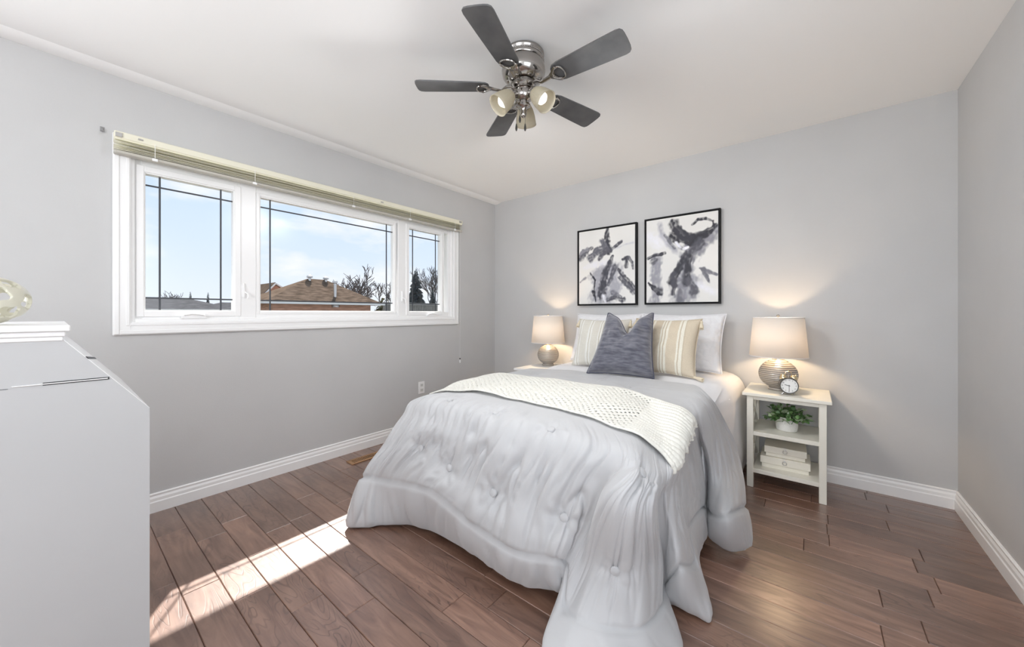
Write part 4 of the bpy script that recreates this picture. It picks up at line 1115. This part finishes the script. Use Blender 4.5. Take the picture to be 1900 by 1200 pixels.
for z0, z1, pr in ((1.066, 1.078, .003), (1.078, 1.092, .007), (1.092, 1.108, .015)):
    tr.box(XF - pr, XN + pr, -.42 - OY, YT + pr + .004 - OY, z0, z1, .002)
tr.build('top_moulding', M_trim, dk)
b = MB(); b.box(XN - .002, XN + .0012, -.02 - OY, .1010 - OY, .9480, .9555); bo = b.build('lid_rail_slot', M_black, dk, smooth=False)
MB().box(XN - .002, XN + .0006, -.40 - OY, -.075 - OY, .9465, .9477).build('panel_seam', M_black, dk, smooth=False)
MB().box(XN, XN + .003, -.07 - OY, .0985 - OY, .9503, .9530, .001).build('lid_rail', M_trim, dk)
vs = thing('pierced_vase', 'round cream ceramic vase pierced with holes, standing on top of the desk', 'vase', (-1.83, -.130, 1.108))
def vase():
    bm = bmesh.new(); bmesh.ops.create_icosphere(bm, subdivisions=6, radius=1)
    holes = []
    ga = math.pi * (3 - math.sqrt(5)); NH = 22
    for k in range(NH):
        z = 1 - 2 * (k + .5) / NH; r = math.sqrt(1 - z * z); holes.append((Vector((r * math.cos(ga * k), r * math.sin(ga * k), z)), .19 + .035 * ((k * 7) % 3)))
    dele = []
    for v in bm.verts:
        for d, rr in holes:
            c = v.co.normalized().dot(d)
            if c < .9: continue
            t1 = d.cross(Vector((0, 0, 1))).normalized(); t2 = t1.cross(d); e = v.co.normalized() - d
            an = math.atan2(e.dot(t2), e.dot(t1)); R_ = rr * (1 + .22 * math.cos(4 * an + d.x * 5))
            if math.acos(min(1, c)) < R_ and abs(d.z) < .93: dele.append(v); break
    bmesh.ops.delete(bm, geom=dele, context='VERTS')
    for _ in range(6): bmesh.ops.smooth_vert(bm, verts=[v for v in bm.verts if v.is_boundary], factor=.5, use_axis_x=True, use_axis_y=True, use_axis_z=True)
    for v in bm.verts: v.co = Vector((v.co.x * .088, v.co.y * .088, v.co.z * .071 + .071)); v.co.z = max(v.co.z, .001)
    m = MB(); m.bm.free(); m.bm = bm; o = m.build('vase_body', M_ceramic, vs, sharp=3)
    s = o.modifiers.new('thick', 'SOLIDIFY'); s.thickness = .008; s.offset = -1
    o.modifiers.new('sub', 'SUBSURF').render_levels = 1
vase()

# ------------------------------------------------------------------ outside the window
tag(MB().box(-140, LW - T - .3, -60, 140, -3.2, -3.0).build('ground', mat('winter_lawn', (.10, .10, .06), .9, noise_amt=.4, noise_scale=.4), smooth=False), kind='structure')
M_roof = mat('brown_shingles', (.145, .105, .078), .95, spec=0, noise_amt=.45, noise_scale=2.2, stretch=(6, 1.5, 1), bump=.3, bump_scale=8)
M_roof2 = mat('grey_shingles', (.085, .085, .09), .95, spec=0, noise_amt=.45, noise_scale=2, stretch=(5, 1, 1))
M_brick = mat('pink_brick', (.60, .34, .25), .9, noise_amt=.25, noise_scale=3, stretch=(1, 1, 6))
M_fascia = mat('white_fascia', (.75, .74, .72), .6)
def hip_house(name, label, cx, cy, hx, hy, ze, zr, ridge, Mroof, oh=.45, wallM=None):
    t = thing(name, label, 'house', (cx, cy, -3.0))
    MB().box(-hx, hx, -hy, hy, 0, ze + 3.0).build('walls', wallM or M_brick, t, smooth=False)
    ex, ey, z0, z1 = hx + oh, hy + oh, ze + 3.0, zr + 3.0
    m = MB(); v = [m.bm.verts.new(p) for p in ((-ex, -ey, z0), (ex, -ey, z0), (ex, ey, z0), (-ex, ey, z0), (0, ridge[0], z1), (0, ridge[1], z1))]
    for q in ((0, 1, 4), (1, 2, 5, 4), (2, 3, 5), (3, 0, 4, 5)): m.bm.faces.new([v[i] for i in q])
    m.bm.faces.new([v[i] for i in (3, 2, 1, 0)]); m.build('roof', Mroof, t, smooth=False)
    f = MB(); f.box(ex - .02, ex + .03, -ey, ey, z0 - .05, z0 + .02); f.box(-ex, ex, -ey - .03, -ey + .02, z0 - .05, z0 + .02); f.box(-ex, ex, ey - .02, ey + .03, z0 - .05, z0 + .02)
    f.build('eaves_gutter', M_fascia, t, smooth=False)
    return t
H1 = hip_house('house', 'brick bungalow with brown hip roof seen through the middle window pane', -15.6, 6.525, 1.2, 1.825, 1.50, 2.50, (-.18, .51), M_roof, oh=.4)
for y, dz in ((-.15, 5.52), (.48, 5.50)):
    m = MB(); m.lathe([(.05, -.22), (.05, 0), (.11, .02), (.11, .08), (.0001, .14)], 16, (.1, y, dz), caps=False); m.build('roof_vent', M_steel, H1)
m = MB(); m.lathe([(.17, -.30), (.15, .02), (.055, .06), (.055, .62), (.09, .64), (.09, .72), (.0001, .73)], 16, (1.15, .36, 4.66), caps=False); m.build('vent_pipe', M_steel, H1)
# gabled neighbour to the left of it
t = thing('house', 'small brick house with white gable trim left of the brown hip roof', 'house', (-19.3, 6.30, -3.0))
MB().box(-.9, .9, -.75, 1.0, 0, 4.70).prism([(-.75, 4.70), (1.0, 4.70), (-.20, 5.40)], 'x', -.9, .9).build('walls', M_brick, t, smooth=False)
m = MB(); m.prism([(-.85, 4.76), (-.20, 5.48), (-.20, 5.38), (-.85, 4.64)], 'x', -1.0, 1.0); m.prism([(1.2, 4.66), (-.20, 5.48), (-.20, 5.38), (1.2, 4.54)], 'x', -1.0, .94); m.build('roof', M_roof, t, smooth=False)
m = MB(); m.beam((1.02, -.85, 4.68), (1.02, -.20, 5.42), .05, .10, (1, 0, 0)); m.beam((1.02, 1.2, 4.58), (1.02, -.20, 5.42), .05, .10, (1, 0, 0)); m.build('gable_trim', M_fascia, t, smooth=False)
MB().box(.9, .95, -.42, -.02, 4.05, 4.6).build('window', M_fascia, t, smooth=False)
MB().lathe([(.06, 4.8), (.06, 5.36), (.10, 5.38), (.10, 5.46), (.0001, 5.47)], 12, (-.5, -.52, 0), caps=False).build('vent_pipe', M_steel, t)
# grey roofs far left
for cx, cy, hx, hy, ze, zr, lab in ((-34, 4.7, 4, 2.6, 1.35, 2.12, 'distant house with pale grey roof at the left edge of the window view'), (-44.5, 11.5, 4, 3.4, 1.30, 2.15, 'distant house with pale grey roof behind the left window pane, nearer the middle pane')):
    hip_house('house', lab, cx, cy, hx, hy, ze, zr, (-1.3, 1.3), M_roof2, wallM=M_fascia)
M_bark = mat('bare_bark', (.10, .085, .08), .9)
M_ever = mat('hazy_evergreen', (.15, .17, .175), .9, spec=0, noise_amt=.4, noise_scale=3)  # greyed and lightened, distance haze painted into the colour
M_ever2 = mat('olive_shrub', (.16, .16, .08), .9, noise_amt=.4, noise_scale=3)
def bare_tree(label, x, y, h, spread, seed, n=7, col=None):
    r = random.Random(seed); t = thing('bare_tree', label, 'tree', (x, y, -3.0), 0, 'bare trees beyond the window')
    m = MB(); tw = MB()
    def branch(p, d, L, rad, lev):
        q = p + d * L; mid = p.lerp(q, .5) + Vector((r.uniform(-1, 1), r.uniform(-1, 1), 0)) * L * .07
        rad = max(rad, .016); (m if lev < 3 else tw).tube([p, mid, q], [rad, rad * .85, rad * .7], 5)
        if lev < 6:
            for k in range(3 if lev < 5 else 2):
                dd = (d + Vector((r.uniform(-1, 1), r.uniform(-1, 1), r.uniform(-.25, .6))) * spread).normalized()
                branch(p.lerp(q, r.uniform(.55, 1)), dd, L * r.uniform(.58, .78), rad * .58, lev + 1)
    hh = h + 3.0
    branch(Vector((0, 0, 0)), Vector((0, 0, 1)), hh * .46, hh * .018, 0)
    m.build('trunk', M_bark, t); tw.build('twigs', M_bark, t)
bare_tree('bare tree behind the brown roof, right side of the middle pane', -20.0, 11.3, 3.0, .75, 5)
bare_tree('bare tree at the right edge of the narrow window pane', -29, 23.9, 4.2, .5, 8)
bare_tree('small bare tree behind the far left roofs, left in its pane', -42, 5.2, 2.8, .8, 12)
def evergreen(label, x, y, h, rad, seed):
    r = random.Random(seed); t = thing('evergreen_tree', label, 'tree', (x, y, -3.0), 0, 'evergreen trees beyond the window'); hh = h + 3.0
    MB().tube([(0, 0, 0), (0, 0, hh * .9)], [.12, .02], 8).build('trunk', M_bark, t)
    m = MB()
    for k in range(900):
        z = hh * (.12 + .88 * (k / 900)); R_ = rad * (1 - (z / hh)) ** .75 * r.uniform(.55, 1.05) + .04
        a = r.uniform(0, 6.28); p = Vector((0, 0, z)); q = Vector((R_ * math.cos(a), R_ * math.sin(a), z - R_ * .25)); s_ = Vector((-math.sin(a), math.cos(a), 0)) * R_ * .20
        mid = p.lerp(q, .6)
        vv = [m.bm.verts.new(c) for c in (p, mid + s_, q, mid - s_)]; m.bm.faces.new(vv)
        vv = [m.bm.verts.new(c) for c in (p, mid + Vector((0, 0, .2 * R_)), q, mid - Vector((0, 0, .2 * R_)))]; m.bm.faces.new(vv)
    m.build('foliage', M_ever, t, smooth=False)
evergreen('tall dark evergreen tree seen through the narrow right window pane', -24, 17.75, 4.6, 1.7, 2)
evergreen('shorter evergreen tree beside the tall one in the narrow pane', -26, 21.0, 3.2, 1.1, 4)
evergreen('small distant evergreen above the grey roofs, left one of two', -52, 9.2, 3.4, .6, 6)
evergreen('small distant evergreen above the grey roofs, right one of two', -52, 10.7, 3.4, .6, 7)
# shrub beside the roof and board fence
r = random.Random(9); m = MB()
for k in range(700):
    d = Vector((r.gauss(0, 1), r.gauss(0, 1), r.gauss(0, 1))).normalized(); p = Vector((d.x * .8, d.y * .55, 3.6 + d.z * 1.15)) * r.uniform(.9, 1.05); s_ = Vector((r.uniform(-1, 1), r.uniform(-1, 1), r.uniform(-1, 1))) * .12
    u_ = s_.cross(d); m.bm.faces.new([m.bm.verts.new(c) for c in (p - s_, p + u_, p + s_, p - u_)])
sh = thing('shrub', 'olive green shrub at the right end of the brown roof', 'shrub', (-18.5, 11.6, -3.0))
m.build('foliage', M_ever2, sh, smooth=False); MB().tube([(0, 0, 0), (0, 0, 3.2)], .08, 8).build('stem', M_bark, sh)
fc = thing('garden_fence', 'weathered grey board fence below the evergreen trees', 'fence', (-14.5, 11.2, -3.0))
m = MB()
for k in range(44): m.box(-.02, .02, -2.2 + k * .135, -2.2 + k * .135 + .125, 0, 4.50)
m.build('boards', mat('weathered_board', (.22, .21, .19), .9, noise_amt=.3, noise_scale=4, stretch=(1, 6, 1)), fc, smooth=False)
MB().box(-.05, .05, -2.2, 3.75, 4.50, 4.60).build('cap_rail', mat('weathered_rail', (.30, .29, .27), .9), fc, smooth=False)
